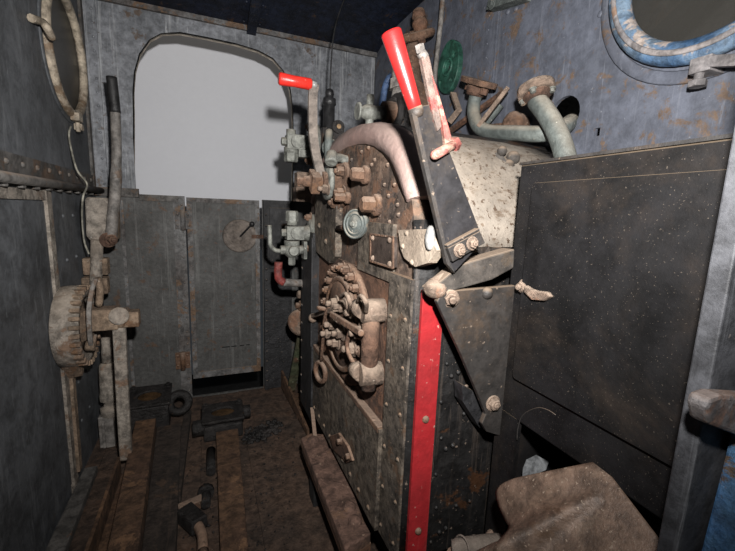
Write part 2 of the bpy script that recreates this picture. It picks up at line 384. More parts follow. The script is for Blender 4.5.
# upper wall facing paint panel strips: corner strip and edges with rivets
b = MB()
b.bx((-.478, YF - .012, 1.1), (-.425, YF, 1.95))
for i in range(14): b.dome((-.44, YF - .012, 1.14 + .058 * i), (0, -1, 0), .006, .005)
b.bx((-.312 - .012, YF - .006, 1.1), (-.312, YF, 1.62))
struct(b.build('trim_3', M['wall']), 'grey riveted strip in the far left corner')
b = MB()
b.plate([(-.425, 1.12), (-.3245, 1.12)] + [(u - .004, v) for u, v in loop[1:7]] + [(u, v + .004) for u, v in loop[7:12]] + [(u + .004, v) for u, v in loop[12:]] + [(.454, 1.1), (.925, 1.1), (.925, 1.944), (-.425, 1.944)], [], lambda u, v: V((u, YF - .003, v)), (0, .003, 0))
struct(b.build('trim_4', M['wall']), 'scratched grey paint panel around the doorway')
b = MB()
b.bx((-.48, YF - .03, 1.085), (-.30, YF, 1.125)); b.bx((-.30, YF - .012, 1.07), (-.10, YF, 1.1))
for X in (-.46, -.4, -.34, -.27, -.2, -.13): b.bolt((X, YF - (.03 if X < -.3 else .012), 1.09 if X > -.3 else 1.105), (0, -1, 0), .007, .008)
struct(b.build('trim_5', M['rail']), 'dark bolted sill bar at the far wall')
b = MB()
b.bx((-.128, YF - .014, 0), (-.1, YF, 1.1)); b.bx((-.155, YF - .006, 0), (-.128, YF, 1.08))
b.bx((-.385, YF - .006, .02), (-.37, YF, 1.07))
for i in range(16): b.dome((-.114, YF - .014, .05 + .067 * i), (0, -1, 0), .005, .004)
struct(b.build('trim_6', M['trim']), 'rusty door post strip with rivets')
# ceiling junction angle
b = MB()
b.bx((-.48, YF - .022, 1.934), (XR, YF, 1.954))
b.rough(.003, 3)
struct(b.build('trim_7', M['trim']), 'rusty ragged roof angle over the far wall')

# white wall outside
b = MB(); b.bx((-1.3, 3.0, .74), (1.6, 3.03, 2.7))
struct(b.build('wall_outside', M['sheet']), 'plain white wall outside behind the doorway')
b = MB(); b.bx((-2.2, 2.36, -.5), (2.2, 3.6, -.45))
struct(b.build('floor_outside', M['dark']), 'dark ground outside below the door')

# left wall with porthole
cyl_, czl, rl = 1.895, 1.60, .215
b = MB()
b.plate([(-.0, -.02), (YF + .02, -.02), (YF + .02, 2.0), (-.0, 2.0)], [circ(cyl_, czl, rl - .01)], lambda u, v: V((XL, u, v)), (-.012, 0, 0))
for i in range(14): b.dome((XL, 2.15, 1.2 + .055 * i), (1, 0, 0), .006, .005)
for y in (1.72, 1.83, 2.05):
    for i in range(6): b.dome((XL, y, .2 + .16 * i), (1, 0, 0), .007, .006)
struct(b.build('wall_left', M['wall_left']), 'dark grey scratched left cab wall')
b = MB()
b.bx((XL, 1.545, .0), (XL + .012, 1.585, 1.10)); b.bx((XL, .9, 1.055), (XL + .008, 1.55, 1.085))
struct(b.build('trim_8', M['brake']), 'pale worn upright strip on the left wall')
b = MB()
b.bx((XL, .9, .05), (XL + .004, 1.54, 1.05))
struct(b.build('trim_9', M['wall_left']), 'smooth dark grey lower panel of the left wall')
b = MB()
b.bx((XL, .9, 1.10), (XL + .03, YF, 1.112)); b.bx((XL, .9, 1.112), (XL + .008, YF, 1.175))
b.tube([V((XL + .03, .9, 1.107)), V((XL + .03, YF - .01, 1.107))], .014)
for i in range(12):
    y = 1.0 + .1 * i
    b.dome((XL + .008, y, 1.15), (1, 0, 0), .009, .007)
    b.bolt((XL + .016, y + .05, 1.1), (0, 0, -1), .011, .016)
struct(b.build('trim_10', M['rail']), 'dark bolted angle rail along the left wall')
b = MB(); b.bx((XL, 2.145, 1.12), (XL + .01, 2.18, 1.94)); struct(b.build('trim_11', M['rail']), 'dark upright strip in the left corner')

def window(n, X, sx, cy, cz, r, ringmats, tube_r, gmat, label):
    w = thing(f'window_{n}', (X, cy, cz - r), label, 'window'); w['kind'] = 'structure'
    b = MB(); b.torus((X + sx * tube_r * .6, cy, cz), (1, 0, 0), r - tube_r * .3, tube_r, n=56, m=14, sq=.9)
    b.build('window_frame', ringmats[0], w)
    b = MB(); b.cyl((X - sx * .006, cy, cz), (X - sx * .002, cy, cz), r - tube_r * .2, n=48); b.build('pane', gmat, w)
    return w
w = window(1, XL, 1, cyl_, czl, rl, (M['creamring'],), .017, M['glass_left'], 'round left window with a worn cream frame')
b = MB(); b.torus((XL + .002, cyl_, czl), (1, 0, 0), rl + .018, .012, n=56, sq=.35); b.build('outer_ring', M['wall_left'], w)
b = MB()
p = V((XL + .02, cyl_, czl - rl - .012))
b.box(p + V((.004, 0, .004)), (.03, .05, .03)); b.box(p + V((.006, .012, -.03)), (.028, .026, .024)); b.cyl(p + V((.006, 0, -.014)), p + V((.006, 0, -.05)), .008)
b.build('clamp', M['creamring'], w, bevel=.003)
b = MB()
p = at(40, 22, X=XL + .02)
b.tube(spline([at(31, 18, X=XL + .012), at(42, 22, X=XL + .025), at(47, 28, X=XL + .04), at(52, 38, X=XL + .04)]), [.012] * 19, n=8)
b.build('catch', M['creamring'], w)
# front wall with round window and pipe hole
cyr, czr, rr = .508, 1.59, .215
hp = at(564, 115, X=XR); sq = at(597, 132, X=XR)
b = MB()
b.plate([(YN - .05, -.02), (YF + .02, -.02), (YF + .02, 2.0), (YN - .05, 2.0)],
        [circ(cyr, czr, .185), circ(hp.y, hp.z, .05, 24), [(sq.y - .008, sq.z - .01), (sq.y + .008, sq.z - .01), (sq.y + .008, sq.z + .01), (sq.y - .008, sq.z + .01)]],
        lambda u, v: V((XR, u, v)), (.012, 0, 0))
ws = at(490, 60, X=XR).y
b.bx((XR - .006, ws - .03, 1.36), (XR, ws + .03, 2.0))
for i in range(18): b.dome((XR - .006, ws + .015, 1.2 + .045 * i), (-1, 0, 0), .004, .003)
for px, py in ((499, 4), (508, 6), (516, 3), (601, 8), (612, 2)): b.dome(at(px, py + 6, X=XR), (-1, 0, 0), .009, .006)
struct(b.build('wall_right', M['front']), 'blue-grey front cab wall with rust patches')
w = window(2, XR, -1, cyr, czr, .2, (M['bluering'],), .024, M['glass'], 'large round window with a chipped blue frame')
b = MB(); b.torus((XR - .002, cyr, czr), (1, 0, 0), .236, .014, n=56, sq=.25); b.build('outer_ring', M['front'], w)
b = MB(); b.torus((XR - .036, cyr, czr), (1, 0, 0), .194, .006, n=56, sq=.5); b.build('inner_ring', M['palering'], w)
b = MB()
p = at(699, 75, X=XR - .04); q = at(706, 62, X=XR - .04)
b.box((p + q) / 2 + V((.012, 0, .006)), (.045, .036, .028)); b.cyl(p + V((0, 0, .01)), p + V((0, 0, -.018)), .008); b.hex(p + V((0, 0, -.022)), (0, 0, 1), .016, .013)
b.bar(q + V((0, 0, 0)), at(745, 60, X=XR - .05), .02, .02)
b.build('clamp', M['palering'], w, bevel=.003)
# diagonal bar outside behind the glass
b = MB(); b.bar(at(640, 55, X=1.12), at(720, -20, X=1.12), .045, .03); o = b.build('diagonal_bar', M['dark'], loc=at(680, 17, X=1.12)); struct(o, 'dark slanting bar outside the round window')
b = MB(); b.bx((1.5, -.6, .6), (1.53, 2.4, 2.8)); struct(b.build('wall_beyond', M['rail']), 'dark surface beyond the round window')
b = MB(); b.bx((-1.15, .6, .6), (-1.12, 2.8, 2.8)); struct(b.build('wall_rear', M['rail']), 'dark surface beyond the left window')

# near wall and door post on the right edge
b = MB()
b.plate([(-.56, -.02), (1.0, -.02), (1.0, 1.97), (-.56, 1.97)], [[(-.36, .0), (.54, .0), (.54, 1.86), (-.36, 1.86)]], lambda u, v: V((u, YN - .03, v)), (0, .012, 0))
struct(b.build('wall_near', M['front']), 'near cab side wall around the open doorway')
post = thing('door_post', (.5, .215, 0), 'dark grey upright post at the right edge, close to the camera', 'post'); post['kind'] = 'structure'
b = MB()
b.bx((.474, .205, 0), (.60, .225, 1.86)); b.build('post_bar', M['post'], post, bevel=.002)
b = MB()
p0 = at(714, 409, Y=.195)
b.prism([at(x_, y_, Y=.2) for x_, y_ in ((685, 400), (688, 391), (700, 387), (733, 389), (745, 396), (745, 436), (720, 428), (688, 416))], (0, -.018, 0))
b.build('catch', M['postcatch'], post, bevel=.004)
b = MB()
b.prism([at(x_, y_, Y=.2) for x_, y_ in ((734, 415), (721, 470), (698, 560), (800, 560), (800, 400))], (0, -.03, 0))
b.build('blue_edge', M['postblue'], post, bevel=.003)

# ------------------------------------------------------------------ half door and black panel
d1 = thing('door_1', (.08, YF, .116), 'grey steel half door leaf with a round latch', 'door'); d1['kind'] = 'structure'
b = MB()
b.bx((-.092, YF - .006, .116), (.268, YF + .012, 1.095))
b.build('door_panel', M['door'], d1, bevel=.002)
b = MB()
for lo, hi in (((-.092, 1.072), (.268, 1.095)), ((-.092, .116), (.268, .15)), ((-.092, .15), (-.068, 1.072)), ((.246, .15), (.268, 1.072))):
    b.bx((lo[0], YF - .014, lo[1]), (hi[0], YF - .005, hi[1]))
for i in range(18):
    b.dome((-.08, YF - .014, .17 + .052 * i), (0, -1, 0), .004, .003); b.dome((.257, YF - .014, .17 + .052 * i), (0, -1, 0), .004, .003)
for i in range(7): b.dome((-.05 + .048 * i, YF - .014, 1.084), (0, -1, 0), .004, .003)
b.build('door_frame', M['trim'], d1)
p = at(240, 236, Y=YF - .006)
b = MB()
b.lathe(p, (0, -1, 0), [(0, .09), (.006, .088), (.01, .078), (.008, .062), (.012, .058), (.013, .03), (.022, .026), (.022, 0)], 36)
b.build('latch_plate', M['wheel'], d1)
b = MB()
q = at(252, 224, Y=YF - .05)
b.tube([p + V((0, -.02, 0)), p + V((0, -.035, .002)), q + V((-.005, .005, -.006)), q], .005); b.ball(q, .014)
b.build('latch_handle', M['rubber'], d1)
b = MB(); b.bx((p.x + .05, YF - .016, p.z - .012), (.31, YF - .004, p.z + .008)); b.build('bolt_bar', M['rust_dark'], d1)
for py in (220, 360):
    c = at(183, py, Y=YF - .016)
    b = MB()
    b.bx((c.x - .035, YF - .026, c.z - .045), (c.x + .035, YF - .012, c.z + .045)); b.cyl((c.x, YF - .03, c.z - .05), (c.x, YF - .03, c.z + .05), .012)
    for sx in (-1, 1):
        for sz in (-1, 1): b.dome((c.x + sx * .024, YF - .026, c.z + sz * .028), (0, -1, 0), .007, .005)
    b.build('hinge', M['rust'] if py > 300 else M['trim'], d1)
b = MB()
for px, wd in ((226, .02), (234, .014), (242, .012), (248, .01)):
    c = at(px, 347 - (px - 226) * .1, Y=YF - .007); b.bx((c.x - wd, YF - .008, c.z - .003), (c.x + wd, YF - .006, c.z + .003))
b.build('slot', M['dark'], d1)

bp = thing('side_panel', (.36, YF - .02, 0), 'black riveted steel side panel between half door and boiler', 'panel')
b = MB(); b.bx((.288, YF - .03, .005), (.445, YF - .012, 1.098)); b.build('sheet', M['black'], bp)
b = MB()
b.bx((.288, YF - .042, .005), (.312, YF - .03, 1.098)); b.bx((.312, YF - .038, 1.08), (.445, YF - .03, 1.098))
for i in range(17): b.dome((.30, YF - .042, .06 + .06 * i), (0, -1, 0), .006, .005)
b.build('edge_angle', M['black'], bp)
b = MB(); b.plate([(.318, .72), (.445, .72), (.445, 1.06), (.318, 1.06)], [], lambda u, v: V((u, YF - .036, v)), (0, .006, 0)); b.build('cover_plate', M['black'], bp, bevel=.003)

# ------------------------------------------------------------------ boiler
BX = .40
YC = 1.14
half = [(0, 1.305), (.1, 1.30), (.17, 1.29), (.235, 1.274), (.30, 1.247), (.35, 1.215), (.385, 1.178), (.41, 1.14), (.435, 1.093), (.452, 1.045), (.463, .99), (.467, .9), (.467, .6), (.467, .4), (.467, .24)]
def outline(k=0.0, taper=False):
    """firebox outline from the near foot over the top to the far foot, inset by k along its normal"""
    L = [(YC - x, z) for x, z in reversed(half)] + [(YC + x, z) for x, z in half[1:]]
    out = []
    for i, (y, z) in enumerate(L):
        a, b = L[max(0, i - 1)], L[min(len(L) - 1, i + 1)]
        t = V((b[0] - a[0], b[1] - a[1])).normalized()
        kk = k * (min(1, max(.3, (z - 1.0) / .16)) if taper else 1)
        out.append((y + t.y * kk, z - t.x * kk))
    return out
boiler = thing('boiler', (.66, YC, 0), 'rusty black locomotive boiler end with cream lagging and red band', 'boiler')
# backhead plate
b = MB()
oi = outline(.02)
b.plate([(y, z) for y, z in oi], [], lambda u, v: V((BX, u, v)), (.05, 0, 0))
for (px, py) in ((345, 145), (356, 140), (362, 152), (375, 160), (388, 165), (395, 185), (398, 205), (385, 185), (390, 222), (372, 165), (380, 215), (389, 196), (399, 215), (366, 235), (384, 148), (369, 148), (352, 160)):
    b.dome(at(px, py, X=BX), (-1, 0, 0), .0055, .006)
b.build('backhead', M['backhead'], boiler)
# flange: rolled edge of the backhead, pale pink over the top
def arch(L, zmin): return [q for q in L if q[1] >= zmin]
def flange(zlo, zhi, name, m, side=None):
    A, B, C, D = outline(.058, True), outline(.03, True), outline(.006), outline(0)
    idx = [i for i in range(len(A)) if zlo <= D[i][1] <= zhi]
    if zhi > 1.3: segs = [idx]
    else: segs = [[i for i in idx if i < len(A) // 2], [i for i in idx if i > len(A) // 2]]
    if side is not None: segs = segs[side:side + 1]
    b = MB()
    for sg in segs:
        b.loft([[V((BX - .006, *A[i])), V((BX - .006, *B[i])), V((BX + .004, *C[i])), V((BX + .03, *D[i])), V((BX + .05, *D[i])), V((BX + .05, *A[i]))] for i in sg], smooth=True)
    return b.build(name, m, boiler)
flange(1.06, 1.4, 'rolled_edge', M['pink'])
for side in (0, 1): flange(-1, 1.08, 'edge_plate', M['firebox'], side)
# near vertical strip of plate, raised, and upper plate with straight lower edge
b = MB()
b.bx((BX - .012, .682, .24), (BX + .01, .788, .92)); b.bx((BX - .010, .786, .895), (BX + .01, 1.0, 1.03))
for i in range(6): b.dome((BX - .012, .70, .28 + .11 * i), (-1, 0, 0), .005, .005)
for i in range(6): b.dome((BX - .012, .77, .27 + .11 * i), (-1, 0, 0), .005, .005)
b.build('upright_strip', M['apron'], boiler, bevel=.002)
b = MB()
b.bx((BX - .022, .786, .24), (BX + .01, 1.60, .526))
for i in range(11): b.dome((BX - .022, .83 + .07 * i, .275), (-1, 0, 0), .007, .006)
b.build('apron_plate', M['apron'], boiler, bevel=.003)
b = MB(); b.bx((BX - .024, .79, .512), (BX + .01, 1.42, .53)); b.build('ledge', M['rust'], boiler, bevel=.003)
b = MB(); b.bx((BX - .03, 1.42, .2), (BX + .01, 1.605, .97)); b.bx((BX - .034, 1.42, .52), (BX, 1.432, .95))
for i in range(9): b.dome((BX - .03, 1.59, .25 + .08 * i), (-1, 0, 0), .006, .005)
b.build('far_strip', M['black'], boiler, bevel=.003)
b = MB(); b.bx((BX - .004, .79, .52), (BX + .01, 1.43, .9)); b.build('firehole_plate', M['rust_dark'], boiler)
b = MB()
b.plate([(1.17, .91), (1.23, .88), (1.40, .90), (1.43, 1.0), (1.42, 1.12), (1.17, 1.12)], [], lambda u, v: V((BX - .022, u, v)), (.03, 0, 0))
b.dome((BX - .022, 1.27, .95), (-1, 0, 0), .01, .008); b.dome((BX - .022, 1.36, 1.0), (-1, 0, 0), .01, .008)
b.build('pad_plate', M['apron'], boiler, bevel=.004)
# wrapper side sheets below lagging
b = MB()
S = outline(.002)
b.loft([[V((X, y, z)) for y, z in S] for X in (BX + .04, XR - .014)], closed=False, caps=False, smooth=True)
b.bx((BX + .03, .684, .28), (XR - .01, .7, .30))
for z in (.3, .52, .7):
    for X in (.497, .515): b.dome((X, .672, z + (X - .497) * .3), (0, -1, 0), .006, .006)
for i in range(7): b.dome((.475 + (i % 2) * .008, .672, .28 + .09 * i), (0, -1, 0), .005, .004)
for z in (.36, .6):
    for X in (.54, .58): b.dome((X, .672, z), (0, -1, 0), .005, .005)
b.build('firebox_sheet', M['firebox'], boiler)
b = MB(); b.bx((.48, .74, 0), (XR - .01, 1.54, .25)); b.bx((BX + .03, .70, .235), (XR - .01, 1.58, .255)); b.build('ash_pan', M['dark'], boiler)
# cream lagging: upper part of the wrapper
b = MB()
G = [(y, z - .012 * max(0, (z - .95) / .35)) for y, z in outline(-.008)]
G = [q for q in G if q[1] >= .98]
b.loft([[V((X, YC + (y - YC) * (1.0), z - dz)) for (y, z) in G] for X, dz in ((BX + .058, .012), (BX + .066, 0), (BX + .2, 0), (BX + .35, .0), (XR - .014, .002))], closed=False, caps=False, smooth=True)
lag = b.build('lagging', M['cream'], boiler)
sol = lag.modifiers.new('thickness', 'SOLIDIFY'); sol.thickness = .012; sol.offset = -1
b = MB()
rnd = random.Random(8)
for i in range(10):
    X = .47 + .03 * i
    b.box((X, .674, .975 + rnd.uniform(-.006, .006)), (.024, .014, .02), Matrix.Rotation(rnd.uniform(-.3, .3), 3, 'Y'))
b.rough(.004, 2)
b.build('lagging_edge', M['bracket'], boiler)
# red band, straight on the near side and over the arch
b = MB()
Dn = [q for q in outline(-.006)]
b.loft([[V((X, y, z)) for X, (y, z) in ((BX + .006, A), (BX + .058, B), (BX + .058, C), (BX + .006, Dd))]
        for A, B, C, Dd in [((y, z), (y, z), (y2, z2), (y2, z2)) for (y, z), (y2, z2) in zip(outline(-.008), outline(.0)) if z <= .96 and y < YC]], smooth=False)
band = b.build('band', M['red'], boiler)
for z in (.33, .61, .89):
    b = MB(); b.dome((BX + .032, .6645, z), (0, -1, 0), .0085, .007); b.build('rivet', M['rust'], band)
# pale shoulder plate on the backhead corner
b = MB()
sh = [(398, 230), (428, 229), (437, 250), (428, 263), (415, 267), (404, 258), (400, 248)]
b.prism([at(x_, y_, X=BX - .014) for x_, y_ in sh], (.02, 0, 0))
for px, py in ((407, 233), (403, 246), (412, 262)): b.dome(at(px, py, X=BX - .014), (-1, 0, 0), .006, .005)
b.build('shoulder_plate', M['shoulder'], boiler, bevel=.004)
b = MB(); p = at(430, 238, X=BX - .016); b.ball(p, .016, (.5, .8, 1.5)); b.build('shoulder_plug', M['light_plug'], boiler)
# wash-out plugs
for px, py, r in ((366, 175, .019), (377, 205, .0215), (348, 198, .014)):
    b = MB(); p = at(px + 1, py, X=BX - .004)
    b.lathe(p, (-1, 0, 0), [(0, r * 1.35), (.012, r * 1.25), (.014, r)], 18); b.lathe(p + V((-.012, 0, 0)), (-1, 0, 0), [(0, r * .95), (.03, r * .9), (.034, r * .7)], 6, False, .3)
    b.build('plug', M['rust'], boiler)
# nameplate (bare)
b = MB()
npz = [(370.5, 234), (393, 237), (393, 268), (370.5, 261)]
b.prism([at(x_, y_, X=BX - .018) for x_, y_ in npz], (.012, 0, 0))
npl = b.build('nameplate', M['plate'], boiler, bevel=.002)
b = MB()
for a_, b_ in zip(npz, npz[1:] + npz[:1]): b.bar(at(*a_, X=BX - .019), at(*b_, X=BX - .019), .005, .004)
b.build('nameplate_rim', M['rust'], npl)
for px, py in ((373, 238), (390, 240), (390, 264), (373, 258)):
    b = MB(); b.dome(at(px, py, X=BX - .019), (-1, 0, 0), .007, .006); b.build('screw', M['dusty'], npl)
# ------------------------------------------------------------------ fire door on the backhead
fc = V((BX - .004, 1.075, .715))
fd = thing('fire_door', fc, 'round rusted fire hole door with studs on the backhead', 'fire door')
b = MB()
b.lathe(fc, (-1, 0, 0), [(0, .188), (.014, .186), (.018, .165), (.010, .15), (.016, .14), (.030, .13), (.034, .06), (.034, .0)], 48)
b.build('door_disc', M['rust_dark'], fd)
for k in range(16):
    a = math.radians(-20 + 15 * k)
    b = MB(); b.bolt(fc + V((-.014, .173 * math.cos(a), .173 * math.sin(a))), (-1, 0, 0), .0125, .022, .008); b.build('stud', M['rust'], fd)
b = MB(); b.torus(fc + V((-.028, 0, 0)), (1, 0, 0), .138, .009, a0=0, a1=2 * PI, sq=.8); b.build('rim', M['rust'], fd)
# hinge column
hc = thing('hinge_column', (BX - .03, .835, .60), 'rusty hinge tube between two dusty bosses beside the fire door', 'hinge')
b = MB(); b.cyl((BX - .034, .835, .615), (BX - .034, .835, .84), .022, n=20); b.build('tube', M['rust_dark'], hc)
for z in (.655, .818):
    b = MB()
    b.cyl((BX - .004, .828, z), (BX - .058, .835, z), .030, .029, n=22); b.cyl((BX - .05, .845, z), (BX - .06, .875, z), .024, .02, n=18)
    b.build('boss', M['dusty'], hc)
# latch gear in front of the door
lt = thing('fire_door_latch', fc + V((-.04, 0, 0)), 'jumble of dusty latch levers and bolts on the fire door', 'latch')
X0 = BX - .05
def boltpart(px, py, r=.017, l=.04, par=lt):
    b = MB(); p = at(px, py, X=X0 + .012)
    b.cyl(p + V((.02, 0, 0)), p + V((-.004, 0, 0)), r * .8, n=12); b.bolt(p, (-1, 0, 0), r, l * .55, l * .4); b.build('bolt', M['dusty'], par)
for q in ((337, 303), (345, 306), (357, 312), (366, 309), (335, 324), (343, 333), (354, 348), (362, 332), (338, 342), (331, 333)): boltpart(*q)
b = MB()
b.bar(at(331, 314, X=X0 - .03), at(361, 333, X=X0 - .018), .017, .01, up=(1, 0, 0)); b.cyl(at(361, 333, X=X0 - .024), at(361, 333, X=X0), .008)
b.build('latch_bar', M['rust'], lt, bevel=.003)
b = MB()
b.tube(spline([at(349, 313, X=X0 - .01), at(350, 303, X=X0 - .04), at(346, 294, X=X0 - .045), at(341, 297, X=X0 - .03)]), .0055, n=8)
b.tube(spline([at(366, 312, X=X0 - .01), at(366, 303, X=X0 - .03), at(361, 296, X=X0 - .035), at(358, 301, X=X0 - .02)]), .0055, n=8)
b.build('hook', M['dusty'], lt)
b = MB()
b.tube(spline([at(352, 325, X=X0 - .015), at(347, 345, X=X0 - .015), at(353, 362, X=X0 - .012), at(366, 372, X=X0 + .01)]), .006, n=8)
b.build('curved_arm', M['rust_dark'], lt)
b = MB(); b.bar(at(314, 316, X=X0 + .02), at(337, 309, X=X0 - .01), .022, .014); b.ball(at(313, 318, X=X0 + .02), .018); b.build('side_lever', M['dusty'], lt)
# pull rod with ring
pr = thing('pull_ring', at(321, 384, X=BX - .05), 'thin rusty rod ending in a ring, hanging left of the fire door', 'pull ring')
b = MB(); b.tube(spline([at(329, 306, X=BX - .06), at(325, 317, X=BX - .065), at(323, 340, X=BX - .055), at(321, 361, X=BX - .045)]), .0055, n=8); b.build('rod', M['rust'], pr)
b = MB(); b.torus(at(320.5, 372, X=BX - .045), (1, .25, 0), .034, .0085, n=30, sq=1); b.build('ring', M['rust'], pr)
b = MB(); b.torus(at(324, 309, X=BX - .062), (.3, .2, 1), .018, .007, n=20); b.build('eye', M['rust'], pr)

# ------------------------------------------------------------------ regulator gland and red-handled crank (middle of backhead)
YR = 1.18
gc = at(345, 183, X=BX); gc = V((BX, YR, gc.z))
def onaxis(px, py): return at(px, py, Y=YR)
gl = thing('steam_gland', (BX, YR, gc.z), 'dusty brown bolted gland with pale ring in the middle of the backhead', 'gland')
zc = gc.z
b = MB()
b.lathe((BX + .002, YR, zc), (-1, 0, 0), [(0, .078), (.014, .076), (.018, .045), (.034, .042), (.036, .034), (.07, .032)], 24)
b.build('gland_body', M['rust'], gl)
b = MB(); b.lathe((BX - .040, YR, zc), (-1, 0, 0), [(0, .02), (0, .05), (.004, .054), (.012, .054), (.015, .05), (.015, .02)], 28); b.build('gland_ring', M['grey_valve'], gl)
for k in range(6):
    a = PI / 6 + k * PI / 3
    q = V((BX - .012, YR + .062 * math.cos(a), zc + .062 * math.sin(a)))
    b = MB(); b.bolt(q, (-1, 0, 0), .015, .026, .01); b.build('nut', M['rust'], gl)
for s in (-1, 1):
    q = V((BX - .054, YR - s * .03, zc - s * .022))
    b = MB(); b.bolt(q, (-1, 0, 0), .013, .02, .016); b.build('stud', M['dusty'], gl)
cr = thing('regulator_crank', (BX - .09, YR, zc), 'steel crank arm with bright red handle pointing left above the gland', 'crank')
b = MB()
b.lathe((BX - .066, YR, zc), (-1, 0, 0), [(0, .02), (.01, .02), (.012, .03), (.035, .03), (.038, .024), (.04, .017), (.06, .017), (.062, .012), (.078, .012), (.08, .009)], 20)
b.box((BX - .09, YR, zc), (.028, .06, .056), Matrix.Rotation(.5, 3, 'X'))
b.build('hub', M['rust'], cr, bevel=.003)
h0 = onaxis(319, 168); h3 = onaxis(314.5, 84); h2 = onaxis(312.5, 110); h1 = onaxis(313.5, 140)
b = MB(); b.tube(spline([onaxis(323, 178), h0, h1, h2, onaxis(312.8, 95), h3], 5), .01, flat=(.026, .014), up=(0, 1, 0)); b.build('arm', M['wheel'], cr)
b = MB(); g1 = onaxis(311.5, 84.5); g2 = onaxis(278.5, 78.5)
b.lathe(g1, g2 - g1, [(0, .013), (.004, .0165), (.05, .0155), ((g2 - g1).length - .004, .0175), ((g2 - g1).length, .0135)], 18); b.build('grip', M['redgrip2'], cr)
b = MB(); b.cyl(g1 - (g2 - g1).normalized() * .014, g1, .011); b.build('grip_pin', M['light_plug'], cr)

# ------------------------------------------------------------------ gauge cocks at the far edge of the backhead
def cock(Y, c, label, inverted):
    """grey gauge cock standing out from the backhead towards the doorway"""
    c = V(c)
    t = thing('gauge_cock', V((BX, Y, c.z)), label, 'valve', 'gauge cocks on the backhead')
    b = MB()
    b.lathe((BX - .003, Y, c.z), (-1, 0, 0), [(0, .075), (.016, .075), (.018, .056), (.024, .056), (.026, .032)], 28)
    b.build('flange', M['grey_valve'], t)
    for s in (-1, 1):
        b = MB(); b.bolt((BX - .018, Y - .0, c.z + s * .062), (-1, 0, 0), .014, .022, .008); b.build('nut', M['rust'], t)
    b = MB()
    b.lathe((BX - .024, Y, c.z), (-1, 0, 0), [(0, .034), (.02, .028), (.045, .028)], 18)
    xl = at(286, 200, Y=Y).x; xr = BX - .05
    b.box(((xl + xr) / 2, Y, c.z), (xr - xl, .052, .052)); b.cyl((xr - .03, Y - .025, c.z), (xr - .03, Y - .036, c.z), .024)
    b.hex((xl, Y, c.z), (-1, 0, 0), .016, .018)
    b.build('body', M['grey_valve'], t, bevel=.004)
    return t
YA = 1.50
ca = at(300, 233, Y=YA)
t = cock(YA, ca, 'grey lower gauge cock with thin bent handle, over the red bent bar', False)
b = MB(); X1 = at(292, 231, Y=YA).x
b.cyl((X1 + .0, YA, ca.z + .03), (X1, YA, ca.z + .06), .02); b.hex((X1, YA, ca.z + .045), (0, 0, 1), .024, .04); b.build('cap_nut', M['grey_valve'], t)
b = MB(); cz2 = at(291, 250, Y=YA).z
b.cyl((X1, YA, ca.z - .03), (X1, YA, ca.z - .05), .03); b.ball((X1, YA, cz2), .033, n=20); b.cyl((X1, YA - .02, cz2), (X1, YA - .045, cz2), .02, .018)
b.cyl((X1 - .045, YA, cz2), (X1 + .055, YA, cz2), .018, n=8, smooth=False); b.box((X1 + .05, YA, cz2), (.014, .04, .07)); b.hex((X1, YA, cz2 - .025), (0, 0, -1), .016, .035)
b.build('cock_plug', M['grey_valve'], t, bevel=.002)
b = MB(); b.tube(spline([at(281, 251, Y=YA), at(275, 250, Y=YA), at(270.5, 245, Y=YA), at(270, 238, Y=YA), at(269.5, 225, Y=YA)], 5), .0085, n=10); b.build('handle', M['grey_valve'], t)
cb = at(298, 143, Y=YA)
t = cock(YA, cb, 'grey upper gauge cock against the white doorway, behind the crank', True)
b = MB(); X1 = at(291, 150, Y=YA).x
b.cyl((X1, YA, cb.z - .02), (X1, YA, cb.z - .04), .026); b.hex((X1, YA, cb.z - .036), (0, 0, -1), .026, .036); b.cyl((X1, YA, cb.z - .0), (X1, YA, cb.z + .045), .018, n=8)
b.build('cap_nut', M['grey_valve'], t)
b = MB(); b.box((X1 + .06, YA - .0, cb.z - .038), (.07, .045, .03)); b.build('side_block', M['grey_valve'], t, bevel=.003)
# elbow stub and brown fitting below the upper cock
ef = thing('elbow_fitting', at(345, 150, X=BX), 'grey elbow stub with domed end on the backhead shoulder', 'pipe fitting')
b = MB(); YE = 1.14
b.tube(spline([at(360, 165, Y=YE), at(350, 161, Y=YE), at(340, 158, Y=YE), at(334, 158, Y=YE - .02)], 5), .013); e0 = at(333, 158, Y=YE - .03); b.lathe(e0 + V((0, .012, .016)), (-.2, -.5, -.8), [(0, .012), (.003, .016), (.035, .019), (.039, .015)], 18); b.build('elbow', M['grey_valve'], ef)
b = MB(); b.torus(at(329, 147, Y=1.36), (1, -.35, 0), .048, .014, n=30); b.cyl(at(329, 147, Y=1.36), V((BX + .02, 1.37, at(329, 147, Y=1.36).z)), .03); b.build('collar', M['pipe'], ef)
bf = thing('brown_fitting', at(302, 182, Y=1.62), 'brown square fitting by the doorway edge beneath the upper gauge cock', 'fitting')
b = MB(); p = at(304, 180, Y=1.62)
b.box(p, (.07, .06, .06)); b.box(p + V((.0, 0, -.06)), (.08, .07, .06))
b.build('block', M['dusty'], bf, bevel=.004)
